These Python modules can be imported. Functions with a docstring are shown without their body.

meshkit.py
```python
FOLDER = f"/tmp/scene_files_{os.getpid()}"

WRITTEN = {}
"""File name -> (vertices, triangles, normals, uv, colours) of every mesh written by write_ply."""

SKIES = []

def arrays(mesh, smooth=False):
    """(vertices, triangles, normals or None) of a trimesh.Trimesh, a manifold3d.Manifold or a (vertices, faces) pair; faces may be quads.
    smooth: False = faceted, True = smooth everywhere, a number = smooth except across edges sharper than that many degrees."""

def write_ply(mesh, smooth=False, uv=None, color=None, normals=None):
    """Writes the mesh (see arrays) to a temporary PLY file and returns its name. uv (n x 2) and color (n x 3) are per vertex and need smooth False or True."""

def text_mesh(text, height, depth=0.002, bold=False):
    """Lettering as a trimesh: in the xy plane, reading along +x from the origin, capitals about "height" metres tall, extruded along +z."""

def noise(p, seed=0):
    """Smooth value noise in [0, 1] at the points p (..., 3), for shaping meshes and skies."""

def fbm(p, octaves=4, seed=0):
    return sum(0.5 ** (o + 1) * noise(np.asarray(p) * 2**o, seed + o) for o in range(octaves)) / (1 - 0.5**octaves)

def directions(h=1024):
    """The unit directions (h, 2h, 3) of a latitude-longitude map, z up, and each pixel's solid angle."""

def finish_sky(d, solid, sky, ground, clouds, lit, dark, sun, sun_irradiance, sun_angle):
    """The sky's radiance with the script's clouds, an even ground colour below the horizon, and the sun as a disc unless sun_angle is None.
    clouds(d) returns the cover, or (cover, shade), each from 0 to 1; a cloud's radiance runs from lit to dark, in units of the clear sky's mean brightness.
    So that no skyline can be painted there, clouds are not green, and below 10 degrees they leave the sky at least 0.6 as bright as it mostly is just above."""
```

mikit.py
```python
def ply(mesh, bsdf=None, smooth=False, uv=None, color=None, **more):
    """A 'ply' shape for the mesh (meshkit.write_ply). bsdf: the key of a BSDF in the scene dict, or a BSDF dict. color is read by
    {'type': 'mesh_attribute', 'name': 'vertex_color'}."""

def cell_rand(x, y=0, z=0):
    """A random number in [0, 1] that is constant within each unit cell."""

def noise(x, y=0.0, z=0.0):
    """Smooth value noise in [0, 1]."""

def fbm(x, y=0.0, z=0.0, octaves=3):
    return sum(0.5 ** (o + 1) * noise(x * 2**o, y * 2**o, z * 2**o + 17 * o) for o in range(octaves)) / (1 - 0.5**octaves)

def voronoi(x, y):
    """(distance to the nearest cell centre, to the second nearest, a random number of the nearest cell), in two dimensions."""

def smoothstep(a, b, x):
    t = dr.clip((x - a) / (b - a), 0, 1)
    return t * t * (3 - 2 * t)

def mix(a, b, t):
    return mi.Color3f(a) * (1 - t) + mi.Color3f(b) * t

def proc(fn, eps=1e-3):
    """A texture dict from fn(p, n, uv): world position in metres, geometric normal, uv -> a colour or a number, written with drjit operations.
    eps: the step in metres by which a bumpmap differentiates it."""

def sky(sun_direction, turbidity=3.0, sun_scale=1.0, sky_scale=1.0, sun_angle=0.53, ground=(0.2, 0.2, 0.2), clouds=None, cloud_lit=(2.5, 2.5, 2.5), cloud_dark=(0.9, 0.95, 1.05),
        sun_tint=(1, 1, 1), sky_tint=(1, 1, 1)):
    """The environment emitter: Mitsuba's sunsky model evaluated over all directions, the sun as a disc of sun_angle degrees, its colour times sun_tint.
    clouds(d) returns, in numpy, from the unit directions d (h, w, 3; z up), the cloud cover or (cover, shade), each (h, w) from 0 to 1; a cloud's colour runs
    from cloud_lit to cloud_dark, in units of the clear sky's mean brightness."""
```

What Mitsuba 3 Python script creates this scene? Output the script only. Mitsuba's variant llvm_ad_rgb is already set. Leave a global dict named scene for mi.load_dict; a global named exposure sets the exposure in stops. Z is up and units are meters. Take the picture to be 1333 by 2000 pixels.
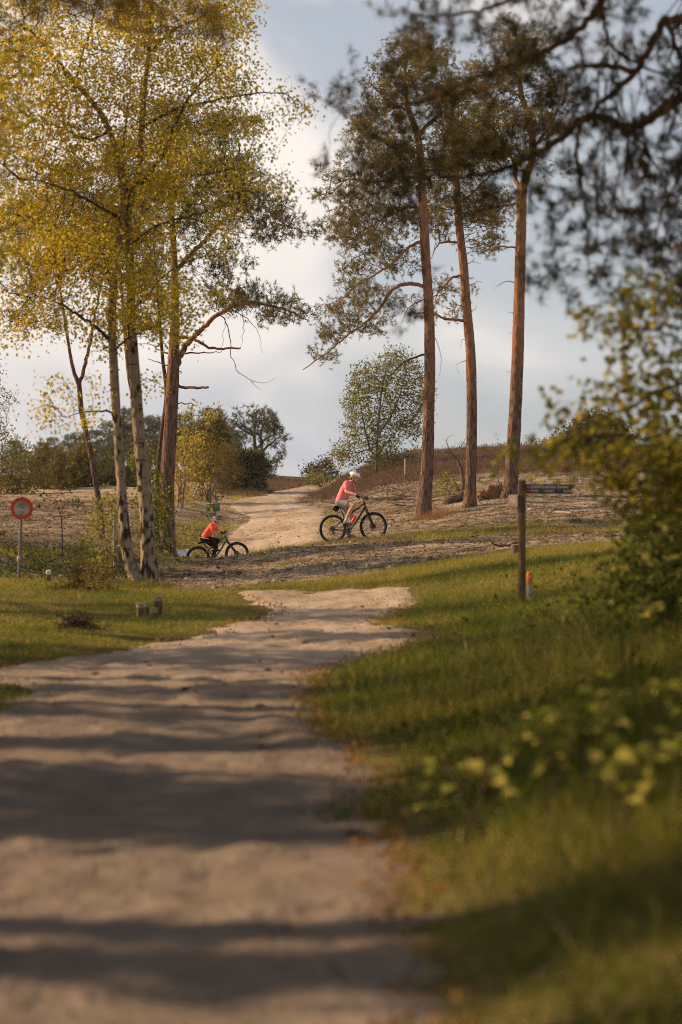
import math, random
import numpy as np
import trimesh
import manifold3d as m3
import mitsuba as mi
import drjit as dr
from scipy.spatial import cKDTree
from scipy.interpolate import PchipInterpolator, RegularGridInterpolator
import mikit, meshkit

# ------------------------------------------------------------------ camera, sky, exposure
scene, labels = {}, {}
T = mi.ScalarTransform4f
F = 4722.0                       # focal length in pixels of the 1333 x 2000 photograph (85 mm)
EYE = np.array([0.0, 0.0, 1.6])
TH = math.atan(50 / F)           # the camera looks down a little: the horizon lies 50 px above the middle
FOCUS = 64.0
scene['camera'] = {
    'type': 'thinlens', 'fov': 2 * math.degrees(math.atan(1000 / F)), 'fov_axis': 'y',
    'aperture_radius': 0.0235, 'focus_distance': FOCUS, 'near_clip': 0.1, 'far_clip': 9000.0,
    'to_world': T().look_at(origin=EYE.tolist(), target=[0, 100 * math.cos(TH), 1.6 - 100 * math.sin(TH)], up=[0, 0, 1])}
SUN = np.array([-0.83, 0.10, 0.55]); SUN /= np.linalg.norm(SUN)


CLX, CLY = 36.485, 38.35              # which part of the cloud field stands before the camera


def cloud_cover(d):
    """Broken fair weather cloud: soft banks with brighter billows, thickening with haze towards the horizon."""
    az = np.arctan2(d[..., 0], d[..., 1]); el = np.arcsin(np.clip(d[..., 2], -1, 1))
    x, y = az * 5.0 + CLX, el * 8.5 + CLY
    w1 = meshkit.fbm(np.stack([x * .8, y * .8, x * 0], -1), 3, 3); w2 = meshkit.fbm(np.stack([x * .8 + 9, y * .8, x * 0], -1), 3, 4)
    q = np.stack([x + 1.3 * (w1 - .5), y + 1.3 * (w2 - .5), x * 0], -1)
    big = meshkit.fbm(q, 5, 11); fine = meshkit.fbm(q * [3.1, 3.6, 1], 5, 5)
    m = np.clip((big * .72 + fine * .28 - .41 - .05 * np.clip(el - .35, 0, 1)) / .14, 0, 1)
    cov = m * m * (3 - 2 * m)
    haze = np.clip(1.25 - el / .42, 0, 1)
    under = np.clip((meshkit.fbm(q * 1.6 + 3, 4, 21) - .40) / .22, 0, 1)
    side = np.clip(.42 + 2.2 * d[..., 0], 0, 1)
    shade = np.clip(.62 * under + .5 * side - .5 * (fine - .5), 0, 1)
    return np.clip(.46 * haze + (1 - .46 * haze) * cov * (.78 + .3 * fine), 0, 1), shade


scene['sky'] = mikit.sky(SUN.tolist(), turbidity=4, sun_tint=(1.0, 0.885, 0.755), clouds=cloud_cover, sun_scale=2.5, sky_scale=1.7,
                         ground=(.16, .14, .1), cloud_lit=(3.75, 3.45, 3.15), cloud_dark=(1.6, 1.8, 2.14), sky_tint=(.98, 1.0, 1.03))
exposure = 0.84

# ------------------------------------------------------------------ helpers
def at(px, py, Y):
    """The point seen at pixel (px, py) of the photograph, Y metres ahead."""
    vx, vz = (px - 666.5) / F, (1000 - py) / F
    y, z = math.cos(TH) + math.sin(TH) * vz, -math.sin(TH) + math.cos(TH) * vz
    return EYE + np.array([vx, y, z]) * (Y / y)


def R(seed):
    return np.random.default_rng(seed)


def num(key):
    if not any(k == key or k.startswith(key + '__') for k in scene) and key not in labels:
        return key
    i = 1
    while any(k == f'{key}_{i:03d}' or k.startswith(f'{key}_{i:03d}__') for k in scene) or f'{key}_{i:03d}' in labels:
        i += 1
    return f'{key}_{i:03d}'


def thing(name, label, cat, group=None, kind=None):
    key = num(name)
    labels[key] = {'label': label}
    if cat: labels[key]['category'] = cat
    if group: labels[key]['group'] = group
    if kind: labels[key]['kind'] = kind
    return key


_cnt = {}
def part(parent, name, mesh, bsdf, smooth=False, label=None, kind=None, color=None, dic=None, **more):
    base = f'{parent}__{name}'
    n = _cnt.get(base, 0); _cnt[base] = n + 1
    key = base if n == 0 else f'{base}_{n:03d}'
    scene[key] = dict(dic, **more) if dic is not None else mikit.ply(mesh, bsdf, smooth=smooth, color=color, **more)
    if label or kind:
        labels[key] = {}
        if label: labels[key]['label'] = label
        if kind: labels[key]['kind'] = kind
    return key


def single(key, mesh, bsdf, smooth=False, color=None):
    scene[key] = mikit.ply(mesh, bsdf, smooth=smooth, color=color)
    return key


def cat(ms):
    ms = [m for m in ms if m is not None and len(m[1])]
    vs, fs, o = [], [], 0
    for v, f in ms:
        vs.append(v); fs.append(np.asarray(f) + o); o += len(v)
    return np.vstack(vs), np.vstack(fs)


def tm(mesh):
    return np.array(mesh.vertices), np.array(mesh.faces)


def nrm(v):
    return v / np.maximum(np.linalg.norm(v, axis=-1, keepdims=True), 1e-9)


def tube(p, r, sides=6, cap=True):
    p = np.asarray(p, float); r = np.broadcast_to(np.asarray(r, float), (len(p),))
    t = nrm(np.gradient(p, axis=0))
    up = np.array([0, 0, 1.0]) if abs(nrm(p[-1] - p[0])[2]) < .8 else np.array([0.3, 1, 0.0])
    a = nrm(np.cross(t, up)); b = np.cross(t, a)
    ang = np.arange(sides) * 2 * np.pi / sides
    v = p[:, None] + r[:, None, None] * (np.cos(ang)[None, :, None] * a[:, None] + np.sin(ang)[None, :, None] * b[:, None])
    i, j = np.meshgrid(np.arange(len(p) - 1), np.arange(sides), indexing='ij')
    q = np.stack([i * sides + j, i * sides + (j + 1) % sides, (i + 1) * sides + (j + 1) % sides, (i + 1) * sides + j], -1).reshape(-1, 4)
    f = np.vstack([q[:, [0, 1, 2]], q[:, [0, 2, 3]]])
    v = v.reshape(-1, 3)
    if cap:
        n = len(v); v = np.vstack([v, p[:1], p[-1:]]); k = np.arange(sides); e = (len(p) - 1) * sides
        f = np.vstack([f, np.stack([(k + 1) % sides, k, k * 0 + n], 1), np.stack([e + k, e + (k + 1) % sides, k * 0 + n + 1], 1)])
    return v, f[:, ::-1]


def bez(p, n):
    """A smooth curve through the points, n samples."""
    p = np.asarray(p, float)
    s = np.r_[0, np.cumsum(np.linalg.norm(np.diff(p, axis=0), axis=1))]
    if len(p) == 2:
        return p[0] + (p[1] - p[0]) * np.linspace(0, 1, n)[:, None]
    return PchipInterpolator(s, p, axis=0)(np.linspace(0, s[-1], n))


def box(c, s, rz=0.0, bev=0.0):
    s = np.asarray(s, float)
    if bev:
        q = [m3.Manifold.cube((s - 2 * bev + 2 * bev * np.array(k)).tolist(), True) for k in ((1, 0, 0), (0, 1, 0), (0, 0, 1))]
        h = m3.Manifold.batch_hull(q); m = h.to_mesh()
        v, f = np.array(m.vert_properties[:, :3], float), np.array(m.tri_verts)
    else:
        v, f = tm(trimesh.creation.box(s))
    cz, sz = math.cos(rz), math.sin(rz)
    v = v @ np.array([[cz, sz, 0], [-sz, cz, 0], [0, 0, 1]])
    return v + np.asarray(c, float), f


def xf(mesh, M):
    v, f = mesh
    M = np.asarray(M)
    return v @ M[:3, :3].T + M[:3, 3], f


def place(loc, rz=0.0, s=1.0, tilt=(0, 0)):
    t = T().translate([float(x) for x in loc]).rotate([0, 0, 1], math.degrees(rz))
    if tilt[0]: t = t.rotate([1, 0, 0], math.degrees(tilt[0]))
    if tilt[1]: t = t.rotate([0, 1, 0], math.degrees(tilt[1]))
    return t.scale(float(s))


def pl(t, xs, ys, clip=np.clip):
    o = t * 0 + ys[0]
    for i in range(len(xs) - 1):
        o = o + (ys[i + 1] - ys[i]) / (xs[i + 1] - xs[i]) * clip(t - xs[i], 0.0, xs[i + 1] - xs[i])
    return o


def ss(a, b, x):
    t = np.clip((x - a) / (b - a), 0, 1)
    return t * t * (3 - 2 * t)


def n2(x, y, s=1.0, seed=0, oct=3):
    return meshkit.fbm(np.stack([np.asarray(x) * s, np.asarray(y) * s, np.zeros_like(np.asarray(x, float))], -1), oct, seed)


# ------------------------------------------------------------------ the lie of the land
COL = [-400, 0, 250, 380, 450, 620, 800, 1000, 1333, 1700]
ZN = {2: [0, 0, 0, 0, 0, 0, 0, .05, .2, .4], 7: [0, 0, 0, 0, 0, 0, .02, .10, .25, .45], 12: [0, 0, 0, 0, 0, 0, .04, .14, .36, .6],
      20: [.03, .02, 0, 0, 0, 0, .05, .15, .45, .75], 28: [.10, .05, 0, 0, 0, 0, .02, .10, .50, .9]}
PN = {34: [1145, 1150, 1160, 1166, 1168, 1170, 1160, 1125, 1075, 1040], 40: [1120, 1125, 1135, 1137, 1137, 1132, 1118, 1090, 1058, 1030],
      48: [1080, 1085, 1105, 1108, 1108, 1090, 1075, 1062, 1045, 1025], 54: [1050, 1055, 1082, 1096, 1087, 1066, 1056, 1045, 1035, 1020],
      58: [1035, 1040, 1060, 1115, 1111, 1070, 1051, 1036, 1026, 1012], 61: [1020, 1025, 1038, 1113, 1107, 1067, 1045, 1026, 1016, 1002],
      64: [1010, 1015, 1025, 1086, 1084, 1058, 1046, 1014, 1006, 995], 68: [1000, 1003, 1012, 1046, 1060, 1042, 1022, 1000, 994, 985],
      75: [985, 985, 990, 1006, 1028, 1008, 988, 966, 962, 955], 82: [972, 972, 970, 981, 992, 984, 955, 938, 935, 930],
      90: [960, 960, 952, 958, 968, 965, 925, 908, 905, 905], 100: [948, 948, 938, 943, 950, 955, 902, 890, 888, 890],
      112: [940, 940, 930, 937, 935, 945, 890, 880, 878, 882], 130: [934, 934, 925, 926, 928, 938, 895, 888, 888, 890],
      170: [928, 928, 915, 918, 922, 932, 915, 910, 910, 910], 260: [930, 930, 926, 927, 928, 934, 930, 928, 928, 928]}
rows = [(d, z) for d, z in ZN.items()] + [(d, [1.6 - (py - 950) / F * d for py in r]) for d, r in PN.items()] + [(600, [3.2] * 10), (4000, [4.0] * 10)]
_d = np.array([r[0] for r in rows], float); _z = np.array([r[1] for r in rows])
_dd = np.r_[np.arange(2, 140, .5), np.arange(140, 600, 10), 700, 1000, 2000, 4000.0]
_cc = np.arange(-400, 1701, 25.0)
_g = PchipInterpolator(_d, _z, axis=0)(_dd)
_g = PchipInterpolator(np.array(COL, float), _g, axis=1)(_cc)
_rg = RegularGridInterpolator((_dd, _cc), _g)


def gz0(x, y):
    x, y = np.asarray(x, float), np.asarray(y, float)
    yy = np.clip(y, 8, 3999)
    px = np.clip(666.5 + x / yy * F, -400, 1700)
    return _rg(np.stack([np.clip(y, 2, 3999), px], -1))


PL_Y = [0, 7, 12, 15, 16.6, 17.6, 19, 20, 21, 22.9, 24.8, 28, 30.8, 33, 35.6]
PL_X = [-2.4, -2.4, -2.6, -2.75, -2.4, -2.33, -2.45, -3.1, -3.0, -2.3, -1.8, -1.12, -.82, -1.15, -1.45]
PR_Y = [0, 7.2, 8.4, 10.1, 11.6, 13.7, 15.7, 17.6, 20.4, 21.6, 23.6, 25.4, 26.6, 28.0, 30.6, 33, 35.6]
PR_X = [.27, .24, .20, .18, .15, .07, -.12, -.25, -.27, .10, .58, 1.02, .62, .36, .80, .95, .90]
def _sm(yv, xv):
    yy = np.arange(yv[0], yv[-1] + .01, .2)
    return yy, PchipInterpolator(yv, xv)(yy)


PL_Y, PL_X = _sm(PL_Y, PL_X)
PR_Y, PR_X = _sm(PR_Y, PR_X)
HL_Y = [55, 60, 64, 68, 71, 75, 78, 80.5, 83, 86, 90, 100, 110, 120]
HL_X = [(p - 666.5) / F * d for p, d in zip([370, 380, 400, 440, 443, 470, 490, 462, 446, 462, 520, 572, 608, 640], HL_Y)]
HR_X = [(p - 666.5) / F * d for p, d in zip([690, 655, 640, 636, 634, 634, 630, 600, 582, 580, 596, 638, 664, 700], HL_Y)]


def in_path(x, y, m=0.0):
    """Signed: > 0 inside the near path (metres from the nearer edge)."""
    a = np.minimum(x - np.interp(y, PL_Y, PL_X), np.interp(y, PR_Y, PR_X) - x)
    return np.where(y < 35.4, np.minimum(a, (35.4 - y) * .5), -1.0)


def in_hill(x, y):
    a = np.minimum(x - np.interp(y, HL_Y, HL_X), np.interp(y, HL_Y, HR_X) - x)
    return np.where((y > 57) & (y < 119), a, -1.0)


YB_X, YB_Y = [-9, -2.6, -.6, 1.5, 6, 12], [36.5, 37, 39.5, 41.8, 43, 44]


def gz(x, y):
    x, y = np.asarray(x, float), np.asarray(y, float)
    z = gz0(x, y)
    near = ss(140, 60, np.abs(y)) * ss(60, 25, np.abs(x))
    z = z + near * (.10 * (n2(x, y, .55, 1, 3) - .5) + .035 * (n2(x, y, 2.6, 2, 2) - .5))
    chips = ss(0, 2, y - np.interp(x, YB_X, YB_Y)) * near
    z = z + chips * .10 * (n2(x, y, 1.3, 7, 3) - .5)
    ip, ih = in_path(x, y), in_hill(x, y)
    flat = ss(-.15, .35, ip)
    z = z * 1.0 - flat * near * (.10 * (n2(x, y, .55, 1, 3) - .5)) * .5
    return z


def on(px, Y, dz=0.0):
    x = (px - 666.5) / F * Y
    return np.array([x, Y, float(gz(np.array([x]), np.array([Y]))[0]) + dz])


def heath_mask(x, y):
    w = 5 * (n2(x, y, .25, 31, 3) - .5)
    right = ss(82.5, 86.5, y + w + np.clip(x - 3, 0, 6) * -.35) * ss(-.6, .6, x - np.interp(y, HL_Y, HR_X) - .5 + w * .15)
    dune = ss(1.0, .75, ((x + 2.9 + (y - 98) * -.06) / 1.9) ** 2 + ((y - 97) / 9) ** 2 + w * .08)
    far = ss(100, 108, y)
    return np.clip(np.maximum(np.maximum(right, dune), far), 0, 1)


def green_mask(x, y):
    """Turf on the ground: 1 on the lawn and the bank, patches beyond."""
    n = n2(x, y, .45, 41, 3); nf = n2(x, y, 1.4, 43, 3)
    yb = np.interp(x, YB_X, YB_Y) + 3.0 * (n2(x, y, .6, 44, 3) - .5)
    lawn = ss(.6, -.6, y - yb)
    crest = ss(52, 54.5, y) * ss(62, 59.5, y) * ss(-2.8, -1.8, x) * ss(.44, .62, n * .5 + nf * .5 + .04)
    left = ss(1.15, .7, ((x + 3.5) / 1.4) ** 2 + ((y - 69) / 8) ** 2 + (n - .5))
    verge = ss(1.1, .7, ((x + .75 - (y - 70) * .0) / .55) ** 2 + ((y - 70) / 8) ** 2 + (n - .5))
    dune = ss(1.1, .8, ((x + 3.15 + (y - 88) * -.05) / .9) ** 2 + ((y - 90) / 7) ** 2 + (n - .5))
    dark = ss(37, 40, y) * ss(60, 55, y) * ss(-3.2, -4.2, x) * ss(.5, .62, n * .6 + nf * .4)
    slope = ss(72, 78, y) * ss(90, 84, y) * ss(-.5, .5, x) * ss(.6, .7, n * .6 + nf * .4) * .6
    return np.clip(np.maximum.reduce([lawn, crest, left, verge * .9, dune, dark, slope]), 0, 1)


# ------------------------------------------------------------------ materials
def rgb(*c):
    return {'type': 'rgb', 'value': list(map(float, c))}


def two(b):
    return {'type': 'twosided', 'bsdf': b}


def pr(c, rough=.6, metal=0.0, spec=.5, **k):
    return two({'type': 'principled', 'base_color': c if isinstance(c, dict) else rgb(*c), 'roughness': rough, 'metallic': metal, 'specular': spec, **k})


VC = {'type': 'mesh_attribute', 'name': 'vertex_color'}
M = scene
clip = dr.clip


def sand_fn(p, n, uv):
    a = mikit.fbm(p.x * .9, p.y * .5, 0.0, 4); b = mikit.noise(p.x * 55, p.y * 55, p.z * 30); c = mikit.fbm(p.x * 5, p.y * 3.5, 3.0, 3)
    col = mikit.mix((.46, .365, .275), (.36, .275, .195), mikit.smoothstep(.38, .68, a * .7 + c * .3))
    rut = mikit.smoothstep(.55, .72, mikit.fbm(p.x * 2.6 + .3 * a, p.y * .35, 9.0, 3))
    col = mikit.mix(col, (.30, .21, .135), rut * .45)
    near_shade = mikit.smoothstep(31, 12, p.y)                           # shade of the near end painted into the sand as a darker tone
    col = mikit.mix(col, mikit.mix((.245, .198, .163), (.16, .126, .10), c), near_shade * .95)
    return col * (.84 + .32 * b)


def sand_bump(p, n, uv):
    return mikit.fbm(p.x * 9, p.y * 7, 0.0, 4) + .35 * mikit.noise(p.x * 45, p.y * 45)


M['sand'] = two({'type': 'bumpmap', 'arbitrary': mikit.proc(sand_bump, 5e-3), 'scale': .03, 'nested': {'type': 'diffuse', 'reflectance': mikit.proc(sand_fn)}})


def ground_fn(p, n, uv):
    a = mikit.fbm(p.x * .8, p.y * .8, 7.0, 3); b = mikit.noise(p.x * 30, p.y * 22, 1.0); c = mikit.fbm(p.x * 4, p.y * 3, 3.0, 3)
    chips = mikit.mix((.33, .26, .19), (.17, .122, .08), mikit.smoothstep(.35, .68, a * .45 + c * .55)) * (.6 + .75 * b)
    soil = mikit.mix((.10, .09, .03), (.15, .115, .05), c)
    yb = pl(p.x, YB_X, YB_Y, clip) + 3.0 * (a - .5)
    g = mikit.smoothstep(.8, -.8, p.y - yb)
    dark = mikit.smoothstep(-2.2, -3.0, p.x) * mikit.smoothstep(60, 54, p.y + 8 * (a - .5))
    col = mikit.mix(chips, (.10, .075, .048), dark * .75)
    heath = mikit.smoothstep(83, 87, p.y + 5 * (a - .5)) * mikit.smoothstep(-1.5, 0.0, p.x)
    col = mikit.mix(col, (.12, .08, .06), clip(heath, 0, 1) * .8)
    dune = mikit.smoothstep(76, 84, p.y) * mikit.smoothstep(106, 98, p.y) * mikit.smoothstep(-2.0, -3.2, p.x)
    col = mikit.mix(col, mikit.mix((.47, .36, .24), (.30, .21, .13), c), dune * .8)
    far = mikit.smoothstep(115, 150, p.y)
    col = mikit.mix(col, (.06, .06, .03), far)
    return mikit.mix(col, soil, g)


def ground_bump(p, n, uv):
    return mikit.fbm(p.x * 6, p.y * 6, 0.0, 3)


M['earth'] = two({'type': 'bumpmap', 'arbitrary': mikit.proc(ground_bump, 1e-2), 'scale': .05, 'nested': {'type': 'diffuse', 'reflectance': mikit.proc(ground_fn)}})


def pine_bark_fn(p, n, uv):
    h = p.z * .115 + .25 * (mikit.noise(p.x * 1.3, p.y * 1.3, p.z * .8) - .5)
    f = mikit.noise(p.x * 26, p.y * 26, p.z * 5) * .6 + mikit.noise(p.x * 60, p.y * 60, p.z * 14) * .4
    low = mikit.mix((.205, .130, .095), (.085, .053, .040), mikit.smoothstep(.38, .66, f))
    high = mikit.mix((.36, .185, .105), (.20, .095, .055), mikit.smoothstep(.45, .75, f))
    return mikit.mix(low, high, mikit.smoothstep(.34, .85, h))


def bark_bump(p, n, uv):
    return mikit.noise(p.x * 26, p.y * 26, p.z * 5) * .7 + mikit.noise(p.x * 60, p.y * 60, p.z * 14) * .3


M['pine_bark'] = two({'type': 'bumpmap', 'arbitrary': mikit.proc(bark_bump, 4e-3), 'scale': .035, 'nested': {'type': 'diffuse', 'reflectance': mikit.proc(pine_bark_fn)}})


def birch_bark_fn(p, n, uv):
    a = mikit.fbm(p.x * 11, p.y * 11, p.z * 7.0, 2); b = mikit.noise(p.x * 14, p.y * 14, p.z * 34); c = mikit.noise(p.x * 30, p.y * 30, p.z * 9)
    base = mikit.smoothstep(3.2, .0, p.z)
    up = mikit.smoothstep(3.0, 6.5, p.z)
    dark = mikit.smoothstep(.60 - base * .17, .72 - base * .12, a * .6 + c * .4)
    lent = mikit.smoothstep(.74, .84, b)
    col = mikit.mix((.40, .32, .24), (.24, .17, .115), c)
    col = mikit.mix(col, (.26, .18, .10), up * .6)
    col = mikit.mix(col, (.05, .036, .026), clip(dark + lent * .8, 0, 1))
    return col


M['birch_bark'] = two({'type': 'bumpmap', 'arbitrary': mikit.proc(bark_bump, 4e-3), 'scale': .018, 'nested': {'type': 'diffuse', 'reflectance': mikit.proc(birch_bark_fn)}})


def wood_fn(p, n, uv):
    f = mikit.noise(p.x * 40, p.y * 40, p.z * 3); g = mikit.fbm(p.x * 5, p.y * 5, p.z * 2.2, 3)
    c = mikit.mix((.27, .185, .105), (.11, .075, .045), f * .7 + g * .3)
    return mikit.mix(c, (.10, .10, .045), mikit.smoothstep(.55, .75, g) * .5)


M['wood'] = two({'type': 'diffuse', 'reflectance': mikit.proc(wood_fn)})


def worn_fn(p, n, uv):
    g = mikit.fbm(p.x * 9, p.y * 9, p.z * 9, 4); s = mikit.fbm(p.x * 30, p.y * 30, p.z * 30, 3)
    return mikit.mix(mikit.mix((.50, .46, .40), (.33, .23, .17), mikit.smoothstep(.40, .68, g)), (.24, .18, .13), mikit.smoothstep(.55, .7, s) * .6)


M['worn_white'] = pr(mikit.proc(worn_fn), .5)
M['wood_pale'] = pr((.46, .34, .22), .8, spec=.2)
M['post_pale'] = pr((.40, .33, .24), .8, spec=.2)
M['stump_end'] = pr((.34, .25, .15), .85, spec=.2)
M['dead_wood'] = pr((.15, .105, .075), .85, spec=.2)
M['rot_wood'] = pr((.24, .115, .05), .85, spec=.2)
M['twig'] = pr((.085, .055, .038), .8, spec=.2)
M['twig_grey'] = pr((.16, .12, .095), .8, spec=.2)
M['foliage'] = {'type': 'principledthin', 'base_color': VC, 'roughness': .5, 'diff_trans': 1.1, 'spec_trans': 0.0, 'eta': 1.4}
M['gloss_leaf'] = {'type': 'principledthin', 'base_color': VC, 'roughness': .32, 'diff_trans': .6, 'spec_trans': 0.0, 'eta': 1.45}
M['needle'] = {'type': 'principledthin', 'base_color': VC, 'roughness': .55, 'diff_trans': .35, 'spec_trans': 0.0, 'eta': 1.4}
M['litter'] = two({'type': 'diffuse', 'reflectance': VC})
M['white_paint'] = pr((.72, .70, .66), .5)
M['orange_paint'] = pr((.80, .20, .03), .45)
M['red_paint'] = pr((.62, .055, .012), .45)
M['green_paint'] = pr((.03, .13, .045), .4)
M['blue_paint'] = pr((.03, .12, .38), .4)
M['mark_red'] = pr((.50, .02, .02), .5)
M['mark_green'] = pr((.01, .20, .06), .5)
M['pale_green_paint'] = pr((.33, .40, .22), .5)
M['amber_paint'] = pr((.78, .38, .02), .5)
M['brown_print'] = pr((.25, .16, .05), .5)
M['sign_brown'] = pr((.085, .05, .032), .6)
M['lettering'] = pr((.62, .58, .50), .6)
M['pink_board'] = pr((.62, .42, .30), .6)
M['zinc'] = pr((.17, .17, .17), .5, .4)
M['panel_white'] = pr((.70, .72, .74), .35)
M['panel_print'] = pr((.30, .36, .38), .4)
M['skin'] = pr((.56, .32, .21), .55, spec=.35)
M['skin_flush'] = pr((.50, .22, .14), .55, spec=.35)
M['hair'] = pr((.12, .08, .05), .7)
M['jersey_pink'] = pr((.90, .21, .22), .75, sheen=.4)
M['jersey_trim'] = pr((.10, .05, .09), .7)
M['jersey_red'] = pr((.88, .10, .06), .75, sheen=.4)
M['shorts_grey'] = pr((.27, .27, .27), .85)
M['black_cloth'] = pr((.007, .0065, .007), .9, spec=.15)
M['white_stripe'] = pr((.7, .7, .68), .7)
M['shoe_grey'] = pr((.22, .21, .20), .6)
M['sock'] = pr((.6, .58, .55), .8)
M['helmet_white'] = pr((.74, .72, .70), .3)
M['helmet_grey'] = pr((.12, .12, .13), .4)
M['vent_black'] = pr((.015, .015, .017), .6)
M['rubber'] = pr((.010, .0095, .009), .8, spec=.2)
M['frame_black'] = pr((.014, .017, .02), .42, spec=.3)
M['frame_olive'] = pr((.07, .075, .02), .35)
M['alloy'] = pr((.5, .5, .52), .3, .9)
M['dark_metal'] = pr((.05, .05, .053), .45, .7)
M['bottle_red'] = pr((.75, .012, .012), .35)

# ------------------------------------------------------------------ ground and paths (setting)
ys = np.r_[-70, -50, -40, -25, -15, -8, -4, np.arange(-1, 4, 1.0), np.arange(4, 72, .2), np.arange(72, 130, .45), np.geomspace(131, 740, 30)]
xs = np.r_[-np.geomspace(17, 740, 28)[::-1], np.arange(-16, 16.01, .2), np.geomspace(17, 740, 28)]
X, Y = np.meshgrid(xs, ys)
Z = gz(X, Y) - .06 * ss(.0, .25, in_path(X, Y)) - .06 * ss(.0, .3, in_hill(X, Y))
n_x = len(xs)
i, j = np.meshgrid(np.arange(len(ys) - 1), np.arange(n_x - 1), indexing='ij')
q = np.stack([i * n_x + j, i * n_x + j + 1, (i + 1) * n_x + j + 1, (i + 1) * n_x + j], -1).reshape(-1, 4)
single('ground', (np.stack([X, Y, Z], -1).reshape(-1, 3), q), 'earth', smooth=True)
labels['ground'] = {'label': 'uneven sandy heath ground under the turf, wood chips and heather', 'kind': 'structure'}


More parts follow.
